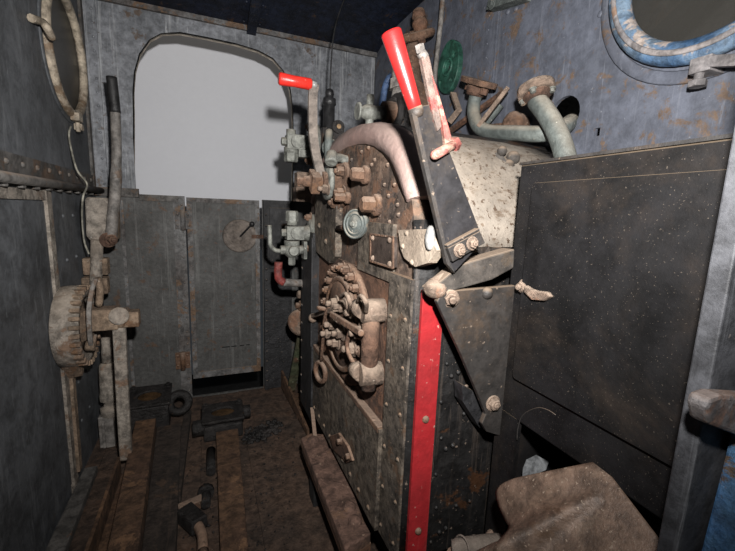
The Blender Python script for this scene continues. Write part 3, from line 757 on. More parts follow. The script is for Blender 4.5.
# round inspection cover
ic = thing('round_cover', at(356, 224, X=BX - .03), 'oval-looking round grey-green cover disc on the backhead', 'cover')
p = at(356, 224, X=BX - .03)
b = MB(); b.lathe(p, (-1, -.55, .05), [(-.02, .034), (0, .040), (.005, .0395), (.003, .031), (.006, .03), (.004, .02), (.008, .016), (.008, 0)], 30); b.torus(p - V((.005, .0027, 0)), (-1, -.55, .05), .027, .003, n=28); b.torus(p - V((.005, .0027, 0)), (-1, -.55, .05), .037, .003, n=28); b.build('disc', M['pipe'], ic)
b = MB(); b.bolt(p + V((-.007, -.004, 0)), (-1, -.55, .05), .008, .01); b.build('centre_bolt', M['grey_valve'], ic)
b = MB(); b.cyl(at(338, 228, X=BX - .03), at(350, 227, X=BX - .03), .008); b.build('stem', M['rust'], ic)
# red bent bar
rb = thing('bent_bar', at(300, 285, Y=1.62), 'bent red and bare steel bar sticking out beneath the lower gauge cock', 'bar')
b = MB(); b.tube(spline([at(278.5, 262, Y=1.60), at(278, 272, Y=1.60), at(279, 279, Y=1.6), at(284, 282.5, Y=1.6)], 4), .017, n=10); b.build('red_end', M['redworn'], rb)
b = MB(); b.tube([at(283.5, 282.5, Y=1.6), at(314, 283.5, Y=1.6)], .0165, n=10); b.build('bare_end', M['greypipe'], rb)
# leaning green-brown bar and junk by the far edge
gb = MB(); gb.bar(at(291, 390, Z=.05), at(311.5, 288, Y=1.70), .045, .012, up=(0, 1, 0))
for f in (.1, .35, .6, .85): gb.dome(at(291, 390, Z=.05).lerp(at(311.5, 288, Y=1.70), f) + V((0, -.008, 0)), (0, -1, 0), .007, .004)
tag(gb.build('leaning_bar', M['greenbar'], loc=at(291, 390, Z=.05)), 'worn green-brown flat bar leaning against the far edge of the boiler', 'bar')
jf = thing('pipe_union', at(302, 300, Y=1.72), 'dusty brown pipe union with nuts in the dark behind the leaning bar', 'pipe fitting')
b = MB(); p = at(300, 296, Y=1.72); b.bolt(p + V((.07, 0, 0)), (-1, 0, .1), .035, .06, .03); b.build('nut', M['dusty'], jf)
b = MB(); p = at(298, 307, Y=1.72); b.bolt(p + V((.07, 0, 0)), (-1, 0, .1), .026, .07, .02); b.build('lower_nut', M['rust'], jf)
b = MB(); p = at(298, 322, Y=1.74); b.lathe(p + V((.02, 0, 0)), (-.6, -1, 0), [(0, .065), (.02, .065), (.024, .05)], 24); b.build('flange', M['dusty'], jf)
b = MB(); b.bar(at(306, 318, Y=1.7), at(318, 345, Y=1.66), .03, .01); b.build('strap', M['rust'], jf)

# ------------------------------------------------------------------ fittings above the boiler, in front of the blue-grey wall
tp = thing('small_tap', at(376, 118, Y=1.12), 'small grey tap with flared end on top of the arch', 'tap')
b = MB()
p = at(366, 112, Y=1.12); q = at(384, 113, Y=1.12)
b.lathe(at(357, 111, Y=1.12), (p - at(357, 111, Y=1.12)), [(0, .024), (.006, .026), (.012, .012), (.03, .014), (.05, .018)], 16); b.ball(p + V((.012, 0, 0)), .026, (1.3, 1, .9)); b.cyl(p, q, .018, .02); b.cyl(p + V((0.012, 0, 0)), p + V((.012, 0, .05)), .011, n=8); b.cyl(p + V((.012, 0, 0)), V((p.x + .012, p.y, 1.295)), .012)
b.build('tap_body', M['grey_valve'], tp)
b = MB(); b.cyl(q, at(394, 112, Y=1.12), .034, .032, n=8, smooth=False); b.build('union_nut', M['rust'], tp)
# dark cluster valve behind the red grip
dv = thing('dark_valve', at(402, 118, Y=1.12), 'dark oily round valve body behind the red lever grip', 'valve')
b = MB(); p = at(401, 109, Y=1.13); b.cyl(at(394, 112, Y=1.12), p, .04, .045); b.ball(p + V((.01, 0, 0)), .052); b.torus(at(396, 111, Y=1.12), (1, 0, 0), .04, .012, n=24)
b.cyl(p, V((p.x, p.y, 1.29)), .03)
b.build('valve_body', M['castblack'], dv)
b = MB(); b.cyl(at(402, 100, Y=1.15), at(402, 88, Y=1.15), .036, .03); b.cyl(at(402, 88, Y=1.15), at(401, 78, Y=1.15), .042, .036, n=8, smooth=False); b.ball(at(401, 74, Y=1.15), .03); b.build('valve_neck', M['greypipe'], dv)
b = MB(); b.tube(spline([at(416, 72, X=XR), at(404, 69, X=.84), at(392, 76, Y=1.42), at(386, 85, Y=1.42), at(382, 104, Y=1.42), at(379, 124, Y=1.42)]), .0135, n=10)
bp_ = b.build('blue_pipe', M['bluepipe'], loc=at(379, 124, Y=1.42)); tag(bp_, 'short curved blue pipe rising behind the small grey tap', 'pipe')
# safety valve stack with hand wheel
sv = thing('wheel_valve', at(412, 100, X=.80), 'rusty spindle valve with tilted brown handwheel behind the red grip', 'valve')
XS = .80
b = MB()
b.lathe(at(422, 42, X=XS), at(418, 8, X=XS) - at(422, 42, X=XS), [(0, .014), (.05, .016), (.055, .026), (.07, .026), (.073, .03), (.085, .03), (.088, .022), (.105, .022), (.108, .027), (.13, .025), (.135, .018)], 20)
b.build('spindle', M['rust_dark'], sv)
b = MB(); c = at(414, 36, X=XS); ax = V((-.35, -.25, .85)); b.torus(c, ax, .07, .016, n=36); 
x_, y_, _ = basis(ax)
for k in range(4): b.cyl(c, c + (x_ * math.cos(k * PI / 2) + y_ * math.sin(k * PI / 2)) * .064, .008, n=8)
b.cyl(c - ax * .015, c + ax * .02, .018)
b.build('handwheel', M['rust'], sv)
b = MB(); b.tube([at(413, 40, X=XS), at(412, 60, X=XS), at(410, 85, X=XS), V((XS, 1.25, 1.29))], [.028, .036, .05, .055], n=16); b.build('bonnet', M['rust'], sv)
# green two-hole flange on the wall
gp = thing('flange_plate', at(447, 87, X=XR), 'dark green oval flange plate with three holes on the front wall', 'flange')
c = at(447.5, 67, X=XR - .03)
b = MB()
ov = [(c.y + .072 * math.cos(a) * (1 if 1 else 1), c.z + .098 * math.sin(a)) for a in [2 * PI * i / 40 for i in range(40)]]
b.plate(ov, [circ(c.y, c.z, .02, 16), circ(c.y - .04, c.z + .03, .008, 10), circ(c.y - .03, c.z - .055, .009, 10), circ(c.y + .045, c.z - .045, .008, 10)], lambda u, v: V((XR - .03, u, v)), (.022, 0, 0))
b.build('plate', M['green'], gp, bevel=.003)
b = MB(); b.torus((XR - .031, c.y, c.z), (1, 0, 0), .03, .005, n=28); b.build('raised_ring', M['green'], gp)
b = MB(); b.cyl((XR - .012, c.y, c.z), (XR + .002, c.y, c.z), .035); b.build('stub', M['dark'], gp)
# thin upright conduit
b = MB(); b.tube(spline([at(443.5, -14, X=.87), at(441, 20, X=.87), at(437, 55, X=.87), at(434, 88, X=.86), at(433, 110, X=.84)]), .0095, n=10)
tag(b.build('conduit', M['greypipe'], loc=at(433, 110, X=.84)), 'thin grey conduit rising to the roof left of the green flange', 'conduit')
b = MB(); b.tube([at(453, 93, X=.88), at(459, 110, X=.87), at(449, 122, X=.85)], .01, flat=(.022, .008))
tag(b.build('bent_strap', M['dusty'], loc=at(449, 122, X=.85)), 'bent brown strap hanging below the green flange', 'strap')
# flanged elbow pipe (left) running to the hole in the wall
p1 = thing('elbow_pipe', at(490, 140, X=.86), 'grey elbow pipe with tilted brown flange, running right to the wall hole', 'pipe')
XP = .85
pts = [at(477, 92, X=XP), at(474, 103, X=XP), at(474, 116, X=XP - .01), at(479, 127, X=XP - .03), at(491, 132, X=XP - .03), at(512, 133, X=XP - .03), at(540, 134, X=XP - .02), at(560, 129, X=XP + .02), at(572, 121, X=XR + .02)]
b = MB(); b.tube(spline(pts, 6), .0215, n=16); b.build('pipe', M['pipe'], p1)
b = MB(); c = at(478.5, 82.5, X=XP); fx = V((.10, .30, .95)); x2, y2, _ = basis(fx)
lp = []
for i in range(36):
    a = 2 * PI * i / 36; lp.append(c + V((0, 1, 0)) * .076 * math.cos(a) * 1.0 + V((1, 0, 0)) * .05 * math.sin(a))
lp = [q + V((0, 0, (q.y - c.y) * .0)) for q in lp]
tilt = (at(458, 77, X=XP) - at(499, 89, X=XP)).normalized()
lp = [c + tilt * .08 * math.cos(2 * PI * i / 36) + V((1, 0, 0)).cross(tilt).cross(tilt).normalized() * 0 + V((1, 0, .0)) * .05 * math.sin(2 * PI * i / 36) for i in range(36)]
nn = tilt.cross(V((1, 0, 0))).normalized(); nn = nn if nn.z > 0 else -nn
b.prism([q - nn * .008 for q in lp], nn * .017); b.build('flange', M['rust'], p1, bevel=.002)
b = MB(); b.cyl(c - nn * .04, c - nn * .008, .03, .034); b.hex(c - nn * .03 + tilt * .045, nn, .014, .02); b.hex(c - nn * .03 - tilt * .045, nn, .014, .02); b.build('flange_neck', M['rust_dark'], p1)
# big flanged pipe (right)
p2 = thing('flanged_pipe', at(565, 165, X=.8), 'thick grey-green pipe bending down from a rusty bolted flange', 'pipe')
XQ = .80
pts = [at(536, 100, X=XQ), at(546, 113, X=XQ), at(555, 128, X=XQ), at(562, 145, X=XQ), at(567, 165, X=XQ), at(569, 190, X=XQ)]
b = MB(); b.tube(spline(pts, 6), .0245, n=18); b.build('pipe', M['pipe'], p2)
c = at(536, 90, X=XQ); dd = (at(535, 84, X=XQ) - at(538, 100, X=XQ)).normalized()
b = MB(); b.lathe(c - dd * .03, dd, [(0, .027), (.012, .034), (.018, .036)], 24); b.build('flange_neck', M['rust_dark'], p2)
b = MB(); b.lathe(c - dd * .014, dd, [(0, .04), (.002, .046), (.022, .046), (.024, .04)], 28); b.build('flange', M['dusty'], p2)
for k in range(4):
    x3, y3, _ = basis(dd); a = k * PI / 2 + .5
    b = MB(); b.bolt(c - dd * .014 + (x3 * math.cos(a) + y3 * math.sin(a)) * .036, -dd, .007, .011); b.build('nut', M['grey_valve'], p2)
# loose bars and the round rusty end between the pipes
b = MB(); b.bar(at(478, 127, X=.80), at(508, 88, X=.86), .018, .012)
tag(b.build('loose_bar', M['dusty'], loc=at(478, 127, X=.80)), 'light brown flat bar slanting up between the two flanged pipes', 'bar')
b = MB(); b.bar(at(447, 133, X=.86), at(503, 93, X=.9), .02, .012)
tag(b.build('loose_bar', M['rust_dark'], loc=at(447, 133, X=.86)), 'darker brown bar slanting behind the left elbow pipe', 'bar')
b = MB(); b.lathe(at(517, 125, X=.90), (-1, -.2, .1), [(-.03, .03), (0, .036), (.03, .034), (.036, .026), (.036, 0)], 20); b.bar(at(490, 128, X=.91), at(512, 126, X=.91), .03, .02)
tag(b.build('pipe_end', M['rust'], loc=at(517, 128, X=.9)), 'round rusty capped pipe end low on the front wall', 'pipe')
b = MB(); b.tube(spline([at(483, 125, X=.88), at(493, 113, X=.89), at(500, 104, X=.9)]), .016)
tag(b.build('short_pipe', M['pipe'], loc=at(483, 125, X=.88)), 'short grey pipe stub behind the light brown flat bar', 'pipe')
# cluster of brown caps on the lagging
cc = thing('cap_cluster', at(508, 162, Y=.78), 'cluster of brown knobs fixed on the cream lagging', 'fitting')
for px, py, r in ((513, 158, .017), (508, 166, .016), (502, 151, .012)):
    b = MB(); p = at(px, py, Y=.765); b.ball(p, r, n=12); b.cyl(p, p + V((0, .05, -.02)), r * .7, n=10); b.build('knob', M['dustyarm'], cc)
b = MB(); b.bar(at(497, 154, Y=.775), at(506, 166, Y=.765), .014, .012); b.build('knob_bar', M['dustyarm'], cc)
# bracket at the top edge of the front wall
b = MB(); b.bar(at(492, 6, X=XR - .02), at(527, -6, X=XR - .02), .03, .04, up=(1, 0, 0)); b.bolt(at(492, 4, X=XR - .04), (-1, 0, 0), .012, .012)
tag(b.build('wall_bracket', M['pipe'], loc=at(492, 6, X=XR)), 'small grey-green bracket at the top of the front wall', 'bracket')
# cable with black plug
pg = thing('cable_plug', at(333, 135, Y=1.9), 'black cable plug socket with thin cable hanging from the roof', 'plug')
YPl = 1.55
b = MB(); a = at(328.5, 134, Y=YPl); e = at(329.5, 98, Y=YPl)
L_ = (e - a).length
b.lathe(a, e - a, [(0, .024), (L_ * .8, .022), (L_ * .82, .027), (L_ * .98, .025), (L_, .016), (L_ * 1.08, .016), (L_ * 1.1, .018), (L_ * 1.22, .014), (L_ * 1.25, .006)], 18); b.build('plug_body', M['rubber'], pg)
b = MB(); b.bx(at(321, 140, Y=YPl) + V((0, -.02, -.03)), at(343, 130, Y=YPl) + V((0, .03, 0))); p = at(338, 127, Y=YPl - .02); b.cyl(p + V((0, .05, 0)), p + V((0, -.01, 0)), .026); b.build('socket', M['castblack'], pg, bevel=.004)
b = MB(); b.cyl(p + V((0, -.01, 0)), p + V((0, -.015, 0)), .009); b.build('socket_screw', M['brass'], pg)
b = MB(); b.tube(spline([at(330, 90, Y=YPl), at(331, 65, Y=YPl), at(333, 40, Y=YPl), at(337, 20, Y=YPl + .02), at(344, 0, Y=YPl + .05), at(350, -14, Y=YPl + .08)]), .0032, n=6); b.build('cable', M['rubber'], pg)

# ------------------------------------------------------------------ reversing lever
YL = .58
LV = lambda px, py, dy=0: at(px, py, Y=YL + dy)
rl_ = thing('reversing_lever', LV(465, 262), 'long black reversing lever plate with glossy red grip, leaning left', 'lever')
b = MB()
b.prism([LV(*q) for q in ((414, 113), (419, 106), (431, 104), (434, 110), (484, 241), (455, 272), (446, 262))], (0, .009, 0)); b.build('blade', M['lever'], rl_, bevel=.002)
b = MB(); b.prism([LV(x_, y_, -.002) for x_, y_ in ((412, 114), (416, 111), (420, 128), (450, 262), (455, 273), (447, 264))], (0, .010, 0)); b.build('edge_strip', M['bracket'], rl_)
b = MB(); a = LV(415.5, 110, .006); e = LV(390.5, 31, .006); L_ = (e - a).length
b.lathe(a, e - a, [(0, .0095), (.003, .0115), (.02, .0122), (L_ * .6, .0147), (L_ - .004, .0165), (L_ - .001, .015), (L_, .012)], 26); b.build('grip', M['redgrip'], rl_)
b = MB(); b.lathe(a, a - e, [(-.004, .0125), (.006, .0125), (.012, .009)], 16); b.build('ferrule', M['bracket'], rl_)
# latch lever with red knuckle
b = MB(); b.prism([LV(x_, y_, -.006) for x_, y_ in ((421.5, 58), (424, 54), (429, 54.5), (431.5, 64), (437.5, 98), (442, 127), (438, 131), (434, 118))], (0, .01, 0)); b.build('latch_strip', M['pinkworn'], rl_, bevel=.0015)
b = MB(); b.prism([LV(x_, y_, -.008) for x_, y_ in ((432, 74), (437, 86), (450, 130), (453, 142), (446, 147), (443, 124))], (0, .012, 0)); b.build('latch_arm', M['redworn'], rl_, bevel=.0015)
b = MB(); b.cyl(LV(435, 155, -.013), LV(455, 144, -.006), .008, .008); b.ball(LV(435, 155, -.013), .0082, n=12); b.hex(LV(453, 145, -.008), LV(458, 142, -.004) - LV(453, 145, -.008), .012, .01); b.build('knuckle', M['redworn'], rl_)
b = MB(); b.cyl(LV(420.5, 52, .0), LV(425, 58, .0), .008, n=10); b.hex(LV(419, 45, 0), LV(421, 54, 0) - LV(419, 45, 0), .008, .012); b.build('latch_pin', M['greypipe'], rl_)
b = MB(); b.prism([LV(x_, y_, -.012) for x_, y_ in ((448, 248), (480, 231), (485.5, 243), (453, 262))], (0, .012, 0)); b.prism([LV(x_, y_, -.012) for x_, y_ in ((448, 248), (480, 231), (479.5, 228), (447, 245.5))], (0, .014, 0)); b.build('clamp_plate', M['bracket'], rl_, bevel=.0015)
for px, py in ((459.5, 250.5), (472, 243.5)):
    b = MB(); b.bolt(LV(px, py, -.012), (0, -1, 0), .009, .01, .004); b.build('bolt', M['dusty'], rl_)
# ------------------------------------------------------------------ quadrant bracket
qb = thing('quadrant_bracket', at(495, 432, Y=.6), 'dusty black triangular bracket plate bolted between lever foot and black cabinet', 'bracket')
YB = .60
Q = lambda px, py, dy=0: at(px, py, Y=YB + dy)
b = MB()
b.prism([Q(*q) for q in ((437, 302), (442, 293), (450, 291), (521, 285), (519, 330), (509, 405), (500, 436), (487, 432), (482, 424), (486, 414), (478, 394), (462, 356))], (0, .012, 0)); b.build('plate', M['bracket'], qb, bevel=.002)
b = MB()
b.prism([Q(x_, y_, .0) for x_, y_ in ((430, 290), (462, 264), (515, 249), (514, 268), (492, 280), (442, 294))], (0, .035, 0)); b.build('foot_arm', M['dustyarm'], qb, bevel=.003)
b = MB(); b.ball(Q(435, 289, .016), .02, (1.1, 1.2, .95), n=24); b.tube([Q(434, 287, .02), Q(447, 278, .02), Q(460, 270, .02)], [.018, .014, .01], n=14); b.build('pivot_boss', M['dusty'], qb)
for px, py, r, s in ((450, 298.5, .0125, .012), (492.5, 403, .0125, 0.003)):
    b = MB(); b.bolt(Q(px, py), (-.35 if s > .01 else 0, -1, 0), r, .014, s); b.build('bolt', M['dusty'], qb)
b = MB(); b.dome(Q(487, 293), (0, -1, 0), .0125, .011, n=20); b.build('round_head', M['bracket'], qb)
b = MB()
for px, py in ((466, 387), (463, 393), (473, 408)): b.dome(Q(px, py, .05), (0, -1, 0), .006, .005)
b.prism([Q(x_, y_, .03) for x_, y_ in ((462, 385), (475, 392), (486, 414), (480, 428), (463, 402))], (0, .03, 0)); b.build('rear_lug', M['black'], qb)

# ------------------------------------------------------------------ black steel cabinet on the right
TX = .585
tk = thing('steel_cabinet', (.75, .42, 0), 'large dusty black steel cabinet with raised panel, on the right', 'cabinet')
b = MB()
b.bx((TX, YN + .01, .638), (XR - .004, .616, 1.159)); b.build('body', M['tank'], tk, bevel=.003)
b = MB(); b.bx((TX, .556, 0), (TX + .014, .616, .64)); b.bx((TX, .60, 0), (XR - .01, .616, .64)); b.build('side_sheet', M['tank'], tk)
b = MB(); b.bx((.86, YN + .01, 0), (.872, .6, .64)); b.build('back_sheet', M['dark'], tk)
b = MB()
def rrect(y0, z0, y1, z1, r):
    o = []
    for cx, cy, a0 in ((y1 - r, z1 - r, 0), (y0 + r, z1 - r, 90), (y0 + r, z0 + r, 180), (y1 - r, z0 + r, 270)):
        for k in range(5): a = math.radians(a0 + k * 22.5); o.append((cx + r * math.cos(a), cy + r * math.sin(a)))
    return o
b.plate(rrect(YN + .02, .728, .572, 1.121, .008), [], lambda u, v: V((TX - .010, u, v)), (.012, 0, 0)); b.build('panel', M['tank'], tk, bevel=.005)
b = MB(); b.bar((TX + .002, YN + .02, 1.161), (TX + .002, .617, 1.161), .012, .005); b.build('top_angle', M['bracket'], tk)
b = MB()
rim = [at(x_, y_, X=TX + .0006) for x_, y_ in ((517, 440), (518, 428), (523, 415), (537, 408), (548, 410), (556, 415))]
b.tube(spline(rim, 4), .0013, n=6); b.build('weld_bead', M['bracket'], tk)
ct = thing('wing_catch', at(530, 290, X=TX - .02), 'small dusty wing catch holding the cabinet panel edge', 'catch')
b = MB()
p = at(520, 287, X=TX - .015); b.bolt(p + V((.012, 0, 0)), (-1, 0, 0), .011, .014, .008); b.build('catch_bolt', M['dusty'], ct)
b = MB(); b.prism([at(x_, y_, X=TX - .022) for x_, y_ in ((524, 285), (530, 289), (536, 291), (546, 292), (550, 297), (543, 301), (531, 300), (523, 292))], (.012, 0, 0)); b.build('catch_wing', M['dusty'], ct, bevel=.003)

# ------------------------------------------------------------------ shovel, wheel, pale thing in the opening
sh = thing('coal_shovel', (.33, .50, 0), 'brown worn coal shovel standing on its handle, blade up against the cabinet opening', 'shovel')
A = at(497, 487, Y=.50); B_ = at(600, 461, X=.592); C_ = at(672, 556, X=.565)
n = (B_ - A).cross(C_ - A).normalized(); n = n if n.z > 0 else -n
def onblade(px, py, h=0):
    o = V((0, 0, CH)); d = at(px, py, Y=1.0) - o
    return o + d * (n.dot(A - o) / n.dot(d)) + n * h
left = spline([V((x_, y_, 0)) for x_, y_ in ((505, 480), (497, 484), (493, 491), (496, 505), (503, 519), (510, 529), (509, 540), (502, 552), (495, 568), (500, 590), (520, 615))], 4)
b = MB(); rows = []
NU = 30
r0, r1 = V((503, 551, 0)), V((594, 498, 0))
for k, lp_ in enumerate(left):
    v = k / (len(left) - 1)
    rp = V((600, 461, 0)).lerp(V((705, 598, 0)), v)
    row = []
    for i in range(NU + 1):
        u = i / NU
        q = lp_.lerp(rp, u)
        t = max(0, min(1, (q - r0).dot(r1 - r0) / (r1 - r0).length_squared))
        dist = (q - r0.lerp(r1, t)).length
        wd = 15 * (1 - t) + 4
        h = .028 * (1 - t * .75) * (math.exp(-(dist / wd) ** 2) if (q - r0).dot(r1 - r0) < (r1 - r0).length_squared * 1.1 else math.exp(-(dist / 4) ** 2))
        h -= .012 * math.exp(-(u * 12)) * (1 - math.exp(-(dist / 16) ** 2))
        row.append(onblade(q.x, q.y, h))
    rows.append(row)
b.loft(rows, closed=False, caps=False, smooth=True)
bl = b.build('blade', M['shovel'], sh); so = bl.modifiers.new('thickness', 'SOLIDIFY'); so.thickness = .004; so.offset = 0
pr0, pr1 = onblade(507, 549, .004), onblade(560, 518, .004)
dirh = (pr0 - pr1).normalized()
b = MB(); e1 = pr0 + dirh * .09
b.tube([pr0 - dirh * .02, pr0 + dirh * .02, pr0 + dirh * .05, e1], [.012, .016, .018, .019], n=16); b.build('socket', M['shovel'], sh)
foot = e1 + dirh * ((e1.z - .012) / -dirh.z)
b = MB(); b.tube([e1 - dirh * .02, e1.lerp(foot, .5), foot], .016, n=12); b.build('handle', M['floor_dark'], sh)
pj = thing('pipe_joint', at(475, 590, Y=.55), 'dusty grey rounded casting at the bottom edge between red band and shovel', 'pipe fitting')
YJ = .56
J = lambda px, py, dy=0: at(px, py, Y=YJ + dy)
b = MB()
b.tube(spline([J(452, 549, .02), J(462, 549, .01), J(478, 547, 0), J(494, 545, 0), J(508, 544, 0)], 4), [.018] * 2 + [.021] * 3 + [.022] * 12, n=14)
for px in (462, 476, 490): b.torus(J(px, 548, .005), J(494, 546) - J(470, 549), .0225, .0022, n=24)
b.build('joint_body', M['wheel'], pj)
b = MB(); b.cyl(J(456, 555, .02), J(448, 640, .05), .02); b.build('pipe', M['rust_dark'], pj)
b = MB(); b.lathe(J(494, 541, .03), (-.25, -.6, .75), [(0, .022), (.012, .024), (.02, .02), (.023, 0)], 20); b.build('round_cap', M['rust'], pj)
b = MB(); b.prism([at(x_, y_, Y=.56) for x_, y_ in ((522, 480), (523, 468), (533, 463), (546, 470))], (.03, .02, 0))
lo_ = at(524, 478, Y=.56)
tag(b.build('metal_offcut', M['alu'], loc=lo_), 'small pale grey metal piece showing above the shovel blade', 'scrap metal')

# ------------------------------------------------------------------ brake gear by the left wall
hb = thing('brake_lever', at(109, 250, Y=1.86), 'upright grey pipe lever with black rubber grip by the far left corner', 'lever')
YH = 1.86
b = MB(); b.tube(spline([at(115, 108, Y=YH), at(116.5, 150, Y=YH), at(115.5, 190, Y=YH), at(113, 215, Y=YH), at(111, 240, Y=YH)], 5), [.018] * 8 + [.021] * 13, n=14); b.build('pipe', M['greypipe'], hb)
b = MB(); b.tube(spline([at(111.5, 77, Y=YH), at(113.5, 95, Y=YH), at(115.5, 113, Y=YH)], 5), [.019] * 11, n=16); b.build('grip', M['rubber'], hb)
b = MB(); b.bolt(at(111, 240, Y=YH - .02), (.5, -1, 0), .016, .03, .012); b.cyl(at(108, 240, Y=YH - .02), at(108, 240, Y=YH + .05), .03); b.build('pivot', M['rust_dark'], hb)
bc = thing('brake_casing', at(97, 247, Y=1.93), 'dusty pale brown brake casing box hanging below the rail', 'casing')
b = MB()
b.prism([at(x_, y_, Y=1.88) for x_, y_ in ((84.5, 199), (87, 197), (107, 198), (109, 203), (108, 238), (102, 243), (91, 242), (86, 236))], (0, .12, 0)); b.build('box', M['brake'], bc, bevel=.008)
b = MB(); b.prism([at(x_, y_, Y=1.89) for x_, y_ in ((107, 200), (114, 202), (115, 240), (106, 246), (102, 243))], (0, .12, 0)); b.build('cheek', M['brake_brown'], bc, bevel=.004)
br = thing('brake_rod', at(104, 455, Y=1.8), 'dusty upright brake rod with nuts running down from the casing', 'rod')
b = MB(); b.tube([at(97, 240, Y=1.86), at(96.5, 265, Y=1.86), at(95, 300, Y=1.84)], .022, n=12); b.build('upper_rod', M['brake'], br)
b = MB()
for px, py in ((89, 266), (104, 266), (88, 285), (104, 285)): b.box(at(px, py, Y=1.88), (.035, .05, .07))
b.build('yoke', M['brake_brown'], br, bevel=.006)
b = MB(); b.tube([at(106, 328, Y=1.86), at(107, 365, Y=1.86)], .02, n=12); b.build('lower_rod', M['brake'], br)
b = MB()
b.lathe(at(106.5, 362, Y=1.86), (0, 0, -1), [(0, .018), (.01, .028), (.07, .032), (.13, .032), (.15, .036), (.17, .036), (.18, .022), (.2, .022), (.205, .036), (.24, .036), (.25, .024), (.27, .024)], 14); b.build('turnbuckle', M['brake'], br)
b = MB(); q = at(108, 432, Y=1.86); b.box(q, (.056, .05, .17)); b.box(q + V((-.01, -.026, 0)), (.012, .01, .12)); b.cyl(q, q + V((0, 0, -.17)), .02); b.build('clevis', M['greypipe'], br, bevel=.004)
gw = thing('brake_ratchet', at(70, 365, X=-.46), 'dusty brown toothed ratchet wheel on the left wall', 'ratchet wheel')
gy, gz = 1.60, .62
gcn = V((XL + .03, gy, gz))
b = MB()
R0 = .143
prof = [(-.025, .05), (-.025, R0 - .01), (-.02, R0), (.03, R0), (.034, R0 - .012), (.05, R0 - .014), (.05, R0 - .04), (.022, R0 - .045), (.022, .05)]
b.lathe(gcn, (1, 0, 0), prof, 56); b.build('drum', M['brake'], gw)
b = MB()
for k in range(30):
    a = 2 * PI * k / 30
    cpos = gcn + V((.042, (R0 - .008) * math.cos(a), (R0 - .008) * math.sin(a)))
    b.box(cpos, (.03, .014, .018), Matrix.Rotation(a - PI / 2, 3, 'X'))
b.build('tooth_ring', M['brake_brown'], gw, bevel=.003)
b = MB(); b.lathe(gcn + V((.018, 0, 0)), (1, 0, 0), [(0, .10), (.01, .10), (.014, .06), (.04, .05)], 30); b.build('hub', M['brake_brown'], gw)
b = MB(); b.bar(at(74, 362, X=XL + .03), at(72, 372, X=XL + .03), .09, .05, up=(1, 0, 0)); b.rough(.004, 5); b.build('foot_lug', M['brake_brown'], gw, bevel=.005)
cs = thing('brake_crank', at(122, 460, Y=1.70), 'long grey crank arm hanging from a brown square-ended shaft', 'crank')
b = MB(); YK = 1.60
b.cyl(gcn + V((.05, 0, 0)), at(122, 318, Y=1.60), .030, .030, n=14); b.box(at(103, 318, Y=1.60), (.10, .075, .075)); b.box(at(132, 318, Y=1.60), (.05, .055, .06)); b.cyl(at(113, 318, Y=1.6), at(126, 318, Y=1.6), .04); b.rough(.002, 7); b.build('shaft', M['brake_brown'], cs, bevel=.005)
b = MB(); b.cyl(at(119, 316, Y=YK - .045), at(119, 316, Y=YK + .04), .032, n=16); b.tube(spline([at(119, 312, Y=YK - .01), at(119.5, 330, Y=YK - .01), at(121.5, 370, Y=YK), at(124, 420, Y=YK), at(126.5, 459, Y=YK)], 5), .02, flat=(.042, .026), up=(0, 1, 0))
b.build('arm', M['brake'], cs, bevel=.006)
b = MB(); b.tube(spline([at(96, 279, Y=1.52), at(92, 290, Y=1.50), at(89, 310, Y=1.49), at(89.5, 330, Y=1.50), at(91, 345, Y=1.52)], 5), .012, flat=(.014, .012), up=(0, 1, 0)); b.build('pawl_strap', M['greypipe'], cs, bevel=.003)
b = MB(); b.tube(spline([at(97, 278, Y=1.55), at(100, 288, Y=1.56), at(99, 305, Y=1.58)], 5), .012, n=8); b.build('pawl_link', M['brake_brown'], cs)
b = MB(); b.cyl(at(86, 346, Y=1.53), at(95, 346, Y=1.53), .016); b.build('pawl', M['brake_brown'], cs)
b = MB(); b.bar(at(70, 370, X=XL + .012), at(78, 470, X=XL + .012), .03, .02); tag(b.build('wall_strap', M['brake_brown'], loc=at(78, 470, X=XL + .012)), 'brown strap running down the left wall under the ratchet wheel', 'strap')
# wire
b = MB(); b.tube(spline([at(71, 126, X=XL + .022), at(69, 134, X=XL + .025), at(71, 148, X=XL + .02), at(77, 170, X=XL + .045), at(87, 184, X=XL + .06), at(83, 197, X=XL + .065), at(82, 215, X=XL + .04), at(84, 240, X=XL + .04), at(89, 254, X=XL + .06)], 6), .0035, n=6)
tag(b.build('wire', M['wire'], loc=at(69, 132, X=XL + .02)), 'thin pale wire hanging from the left window clamp', 'wire')

# ------------------------------------------------------------------ floor gear
def beam(name, x0a, x1a, x0b, x1b, ya, yb, z, m, label, cat, z0=0.0):
    b = MB(); b.loft([[V((x0a, ya, z0)), V((x1a, ya, z0)), V((x1a, ya, z)), V((x0a, ya, z))], [V((x0b, yb, z0)), V((x1b, yb, z0)), V((x1b, yb, z)), V((x0b, yb, z))]], smooth=False)
    return tag(b.build(name, m, loc=((x0a + x1a) / 2, (ya + yb) / 2, z0), bevel=.004), label, cat)
beam('floor_beam', -.319, -.238, -.262, -.185, 1.84, .70, .10, M['beam'], 'raised rusty brown beam running from the left black casting', 'beam')
beam('floor_plank', -.236, -.135, -.183, -.10, 1.84, .70, .055, M['floor_dark'], 'dark timber plank alongside the raised left beam', 'plank')
beam('floor_beam', .011, .106, .008, .078, 1.72, .70, .05, M['beam'], 'low rusty brown beam running from the right black casting', 'beam')
beam('floor_strip', -.47, -.425, -.475, -.41, 1.66, .8, .03, M['strip'], 'flat dark strip along the foot of the left wall', 'plank')
an = MB()
an.bx((-.345, .75, .0), (-.335, 1.60, .085)); an.bx((-.345, .75, 0), (-.29, 1.6, .01))
tag(an.build('angle_iron', M['beam'], loc=(-.34, 1.2, 0)), 'upright brown angle iron left of the raised beam', 'angle iron')
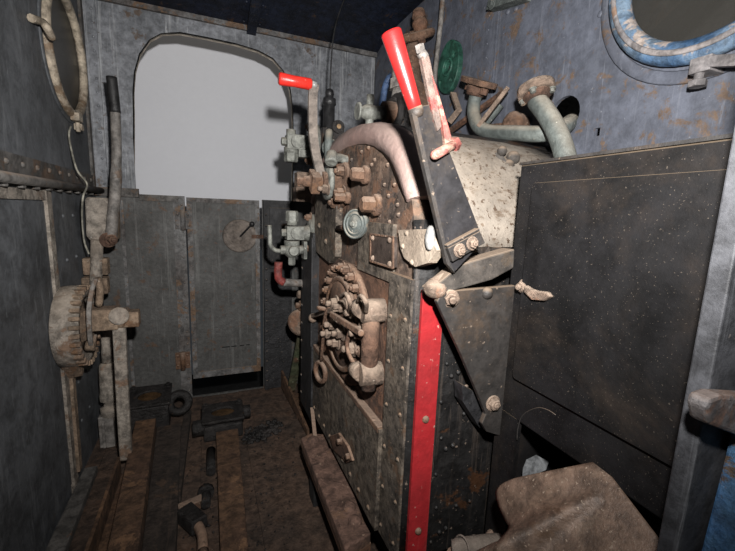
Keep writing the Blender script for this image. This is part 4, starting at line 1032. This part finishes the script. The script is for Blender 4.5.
b = MB(); b.bar(at(188, 414, Z=.02), at(176, 500, Z=.02), .03, .04); tag(b.build('thin_strip', M['floor_dark'], loc=at(182, 455, Z=0)), 'thin dark timber strip lying between the two castings', 'plank')
def casting(px, py, z, label, tilt, ear):
    c = at(px, py, Z=z)
    t = thing('bearing_casting', V((c.x, c.y, 0)), label, 'casting', 'black castings on the floor')
    M3 = Matrix.Rotation(tilt, 3, 'X') @ Matrix.Rotation(.0, 3, 'Z')
    b = MB(); b.bx((c.x - .085, c.y - .06, 0), (c.x + .085, c.y + .06, z - .01)); b.rough(.004, px); b.build('block', M['castblack'], t, bevel=.008)
    b = MB()
    b.plate([(-.092, -.07), (.092, -.07), (.092, .075), (-.092, .075)], [[(.05 * math.cos(2 * PI * i / 24), .032 * math.sin(2 * PI * i / 24)) for i in range(24)]], lambda u, v: c + V((0, 0, .012)) + M3 @ V((u, v, 0)), M3 @ V((0, 0, .014)))
    b.build('top_plate', M['castblack'], t, bevel=.004)
    b = MB(); b.loft([[c + V((0, 0, .016)) + M3 @ V((.05 * s * math.cos(2 * PI * i / 24), .032 * s * math.sin(2 * PI * i / 24), h)) for i in range(24)] for s, h in ((1.05, 0), (.7, -.006), (.2, -.008))]); b.build('oil_well', M['oilhole'], t)
    b = MB()
    if ear > 0:
        b.torus(c + V((.125, -.01, -.03)), (.2, -.9, .35), .042, .02, n=26, m=10)
    else:
        b.cyl(c + V((.08, .02, -.005)), c + V((.125, .02, -.005)), .03); b.build('lug', M['castblack'], t); b = MB(); b.cyl(c + V((-.08, -.02, -.03)), c + V((-.13, -.02, -.03)), .035)
    b.build('lug', M['castblack'], t)
    for sx in (-1, 1):
        b = MB(); b.bolt(c + V((0, 0, .026)) + M3 @ V((sx * .075, .055, 0)), M3 @ V((0, 0, 1)), .011, .014); b.build('bolt', M['castblack'], t)
    return t
casting(150, 400, .13, 'tilted oily black casting with ring lug at the end of the raised left beam', .28, 1)
casting(223, 416, .085, 'flat oily black casting with brown oil well at the end of the low beam', .12, -1)
# bolted step plate beside the boiler foot
sp = thing('step_plate', (.34, 1.05, 0), 'thick brown bolted plate lying along the boiler foot', 'plate')
b = MB()
zt = .2
o_ = [at(x_, y_, Z=zt) for x_, y_ in ((301, 438), (310, 433), (325, 434), (329, 448), (336, 447), (342, 462), (364, 520), (371, 533), (345, 549))]
b.prism([V((p.x, p.y, zt - .034)) for p in o_], (0, 0, .034)); b.build('top_plate', M['step'], sp, bevel=.004)
b = MB(); b.prism([V((p.x + .004, p.y + .004, zt - .062)) for p in o_], (0, 0, .027)); b.build('under_plate', M['rust_dark'], sp, bevel=.003)
for yy in (.90, 1.22):
    b = MB(); b.bx((.325, yy - .03, 0), (.385, yy + .03, zt - .062)); b.build('support', M['dark'], sp)
for px, py in ((313, 440), (349, 507), (355, 521)):
    b = MB(); b.dome(at(px, py, Z=zt), (0, 0, 1), .021, .013, n=16); b.build('bolt_head', M['step'], sp)
fl_ = thing('foot_lug', at(336, 448, X=BX - .03), 'rusty bolted lug at the foot of the backhead above the step plate', 'lug')
b = MB(); b.prism([at(x_, y_, X=BX - .03) for x_, y_ in ((329, 436), (338, 433), (347, 446), (352, 461), (346, 463), (333, 450))], (.02, 0, 0)); b.build('lug_plate', M['rust_dark'], fl_, bevel=.003)
for px, py in ((341, 441), (350, 456)):
    b = MB(); b.bolt(at(px, py, X=BX - .03), (-1, 0, 0), .009, .014); b.build('bolt', M['rust'], fl_)
b = MB(); p0, p1_ = at(281, 388, Z=.0), at(307, 436, Z=.0)
b.prism([p0, p1_, p1_ + V((0, 0, .03)), p0 + V((0, 0, .11))], (.012, .004, 0)); b.prism([p0, p1_, p1_ + V((.06, 0, 0)), p0 + V((.06, 0, 0))], (0, 0, .008))
tag(b.build('angle_iron', M['beam'], loc=p0.lerp(p1_, .5)), 'tapered brown angle iron standing on the floor by the boiler foot', 'angle iron')
b = MB(); p = at(304, 405, Z=.03); b.box(p, (.10, .16, .06)); b.rough(.006, 3)
tag(b.build('timber_block', M['beam'], loc=(p.x, p.y, 0), bevel=.004), 'brown block wedged at the foot of the leaning bar', 'block')
b = MB(); b.bar(at(315, 437, Z=.2), at(312, 408, Z=.26), .014, .008); tag(b.build('flat_scrap', M['rust'], loc=at(315, 437, Z=.2)), 'thin rusty scrap standing between boiler foot and step plate', 'scrap metal')
# hammer-like rod with knuckle
hm = thing('coupling_rod', at(200, 530, Z=.0), 'rusty rod end with knuckle joint lying between the beams', 'rod')
b = MB(); b.tube(spline([at(203, 551, Z=.035), at(202, 535, Z=.035), at(197, 524, Z=.04)]), .016, n=10); b.tube([at(204, 600, Z=.03), at(203, 551, Z=.035)], .016, n=10); b.build('rod', M['rust_dark'], hm)
b = MB(); b.bar(at(184, 512, Z=.03), at(200, 525, Z=.04), .05, .045); b.rough(.003, 4); b.build('knuckle', M['castblack'], hm, bevel=.005)
b = MB(); b.bar(at(178, 511, Z=.02), at(203, 500, Z=.02), .035, .03); b.build('cross_plate', M['rust'], hm, bevel=.003)
b = MB(); b.cyl(at(206, 505, Z=.03), at(206, 490, Z=.03), .016, n=10); b.cyl(at(206, 494, Z=.03), at(206, 490, Z=.03), .028, n=10); b.build('stub', M['castblack'], hm)
b = MB(); b.cyl(at(211, 472, Z=.02), at(211, 450, Z=.02), .018); tag(b.build('round_scrap', M['castblack'], loc=at(211, 461, Z=0)), 'short black round scrap lying beside the low brown beam', 'scrap metal')
# coal crumbs
b = MB(); rnd = random.Random(11)
def crumb(px, py, r):
    p = at(px, py, Z=.0); b.ball(p + V((0, 0, r * .5)), r, (rnd.uniform(.7, 1.3), rnd.uniform(.7, 1.3), rnd.uniform(.5, .9)), n=6)
for i in range(150): 
    t_ = rnd.random(); crumb(246 + 32 * t_ + rnd.gauss(0, 2.5), 440 - 14 * t_ + rnd.gauss(0, 3.5), rnd.uniform(.004, .014))
for i in range(160): crumb(rnd.uniform(180, 296), rnd.uniform(425, 551), rnd.uniform(.0015, .0045))
b.rough(.0015, 9)
tag(b.build('coal_crumbs', M['coal'], loc=at(262, 432, Z=0)), 'black coal crumbs scattered on the brown floor right of the castings', 'coal', kind='stuff')

# ------------------------------------------------------------------ camera
cam = bpy.data.cameras.new('camera'); co = bpy.data.objects.new('camera', cam); COL.objects.link(co)
cam.sensor_width = 36; cam.lens = F / 735 * 36; cam.clip_start = .01
m3 = Matrix(((RX[0], -RX[1], -RX[2]), (RY[0], -RY[1], -RY[2]), (RZ[0], -RZ[1], -RZ[2])))
co.matrix_world = Matrix.Translation((0, 0, CH)) @ m3.to_4x4()
scene.camera = co
# ------------------------------------------------------------------ light: the camera's flash just above the lens, and dim shed light
fl = bpy.data.lights.new('flash', 'SPOT'); fo = bpy.data.objects.new('flash', fl); COL.objects.link(fo)
fl.energy = 175; fl.spot_size = math.radians(150); fl.spot_blend = 1.0; fl.shadow_soft_size = .018; fl.color = (1, .97, .94)
fo.location = (.06, .02, CH + .165)
aim = at(350, 130, Y=1.6)
fo.rotation_euler = (aim - V(fo.location)).to_track_quat('-Z', 'Y').to_euler()
al = bpy.data.lights.new('outside_light', 'AREA'); ao = bpy.data.objects.new('outside_light', al); COL.objects.link(ao)
al.shape = 'RECTANGLE'; al.size = 2.4; al.size_y = .5; al.energy = 2; al.color = (1, .9, .78)
ao.location = (.1, 2.55, 2.75); ao.rotation_euler = (math.radians(25), 0, 0)
w = bpy.data.worlds.new('shed'); scene.world = w; w.use_nodes = True
w.node_tree.nodes['Background'].inputs[0].default_value = (.8, .9, 1, 1); w.node_tree.nodes['Background'].inputs[1].default_value = .03
scene.view_settings.view_transform = 'Standard'; scene.view_settings.look = 'None'; scene.view_settings.gamma = 1; scene.view_settings.use_curve_mapping = False
scene.view_settings.exposure = 0
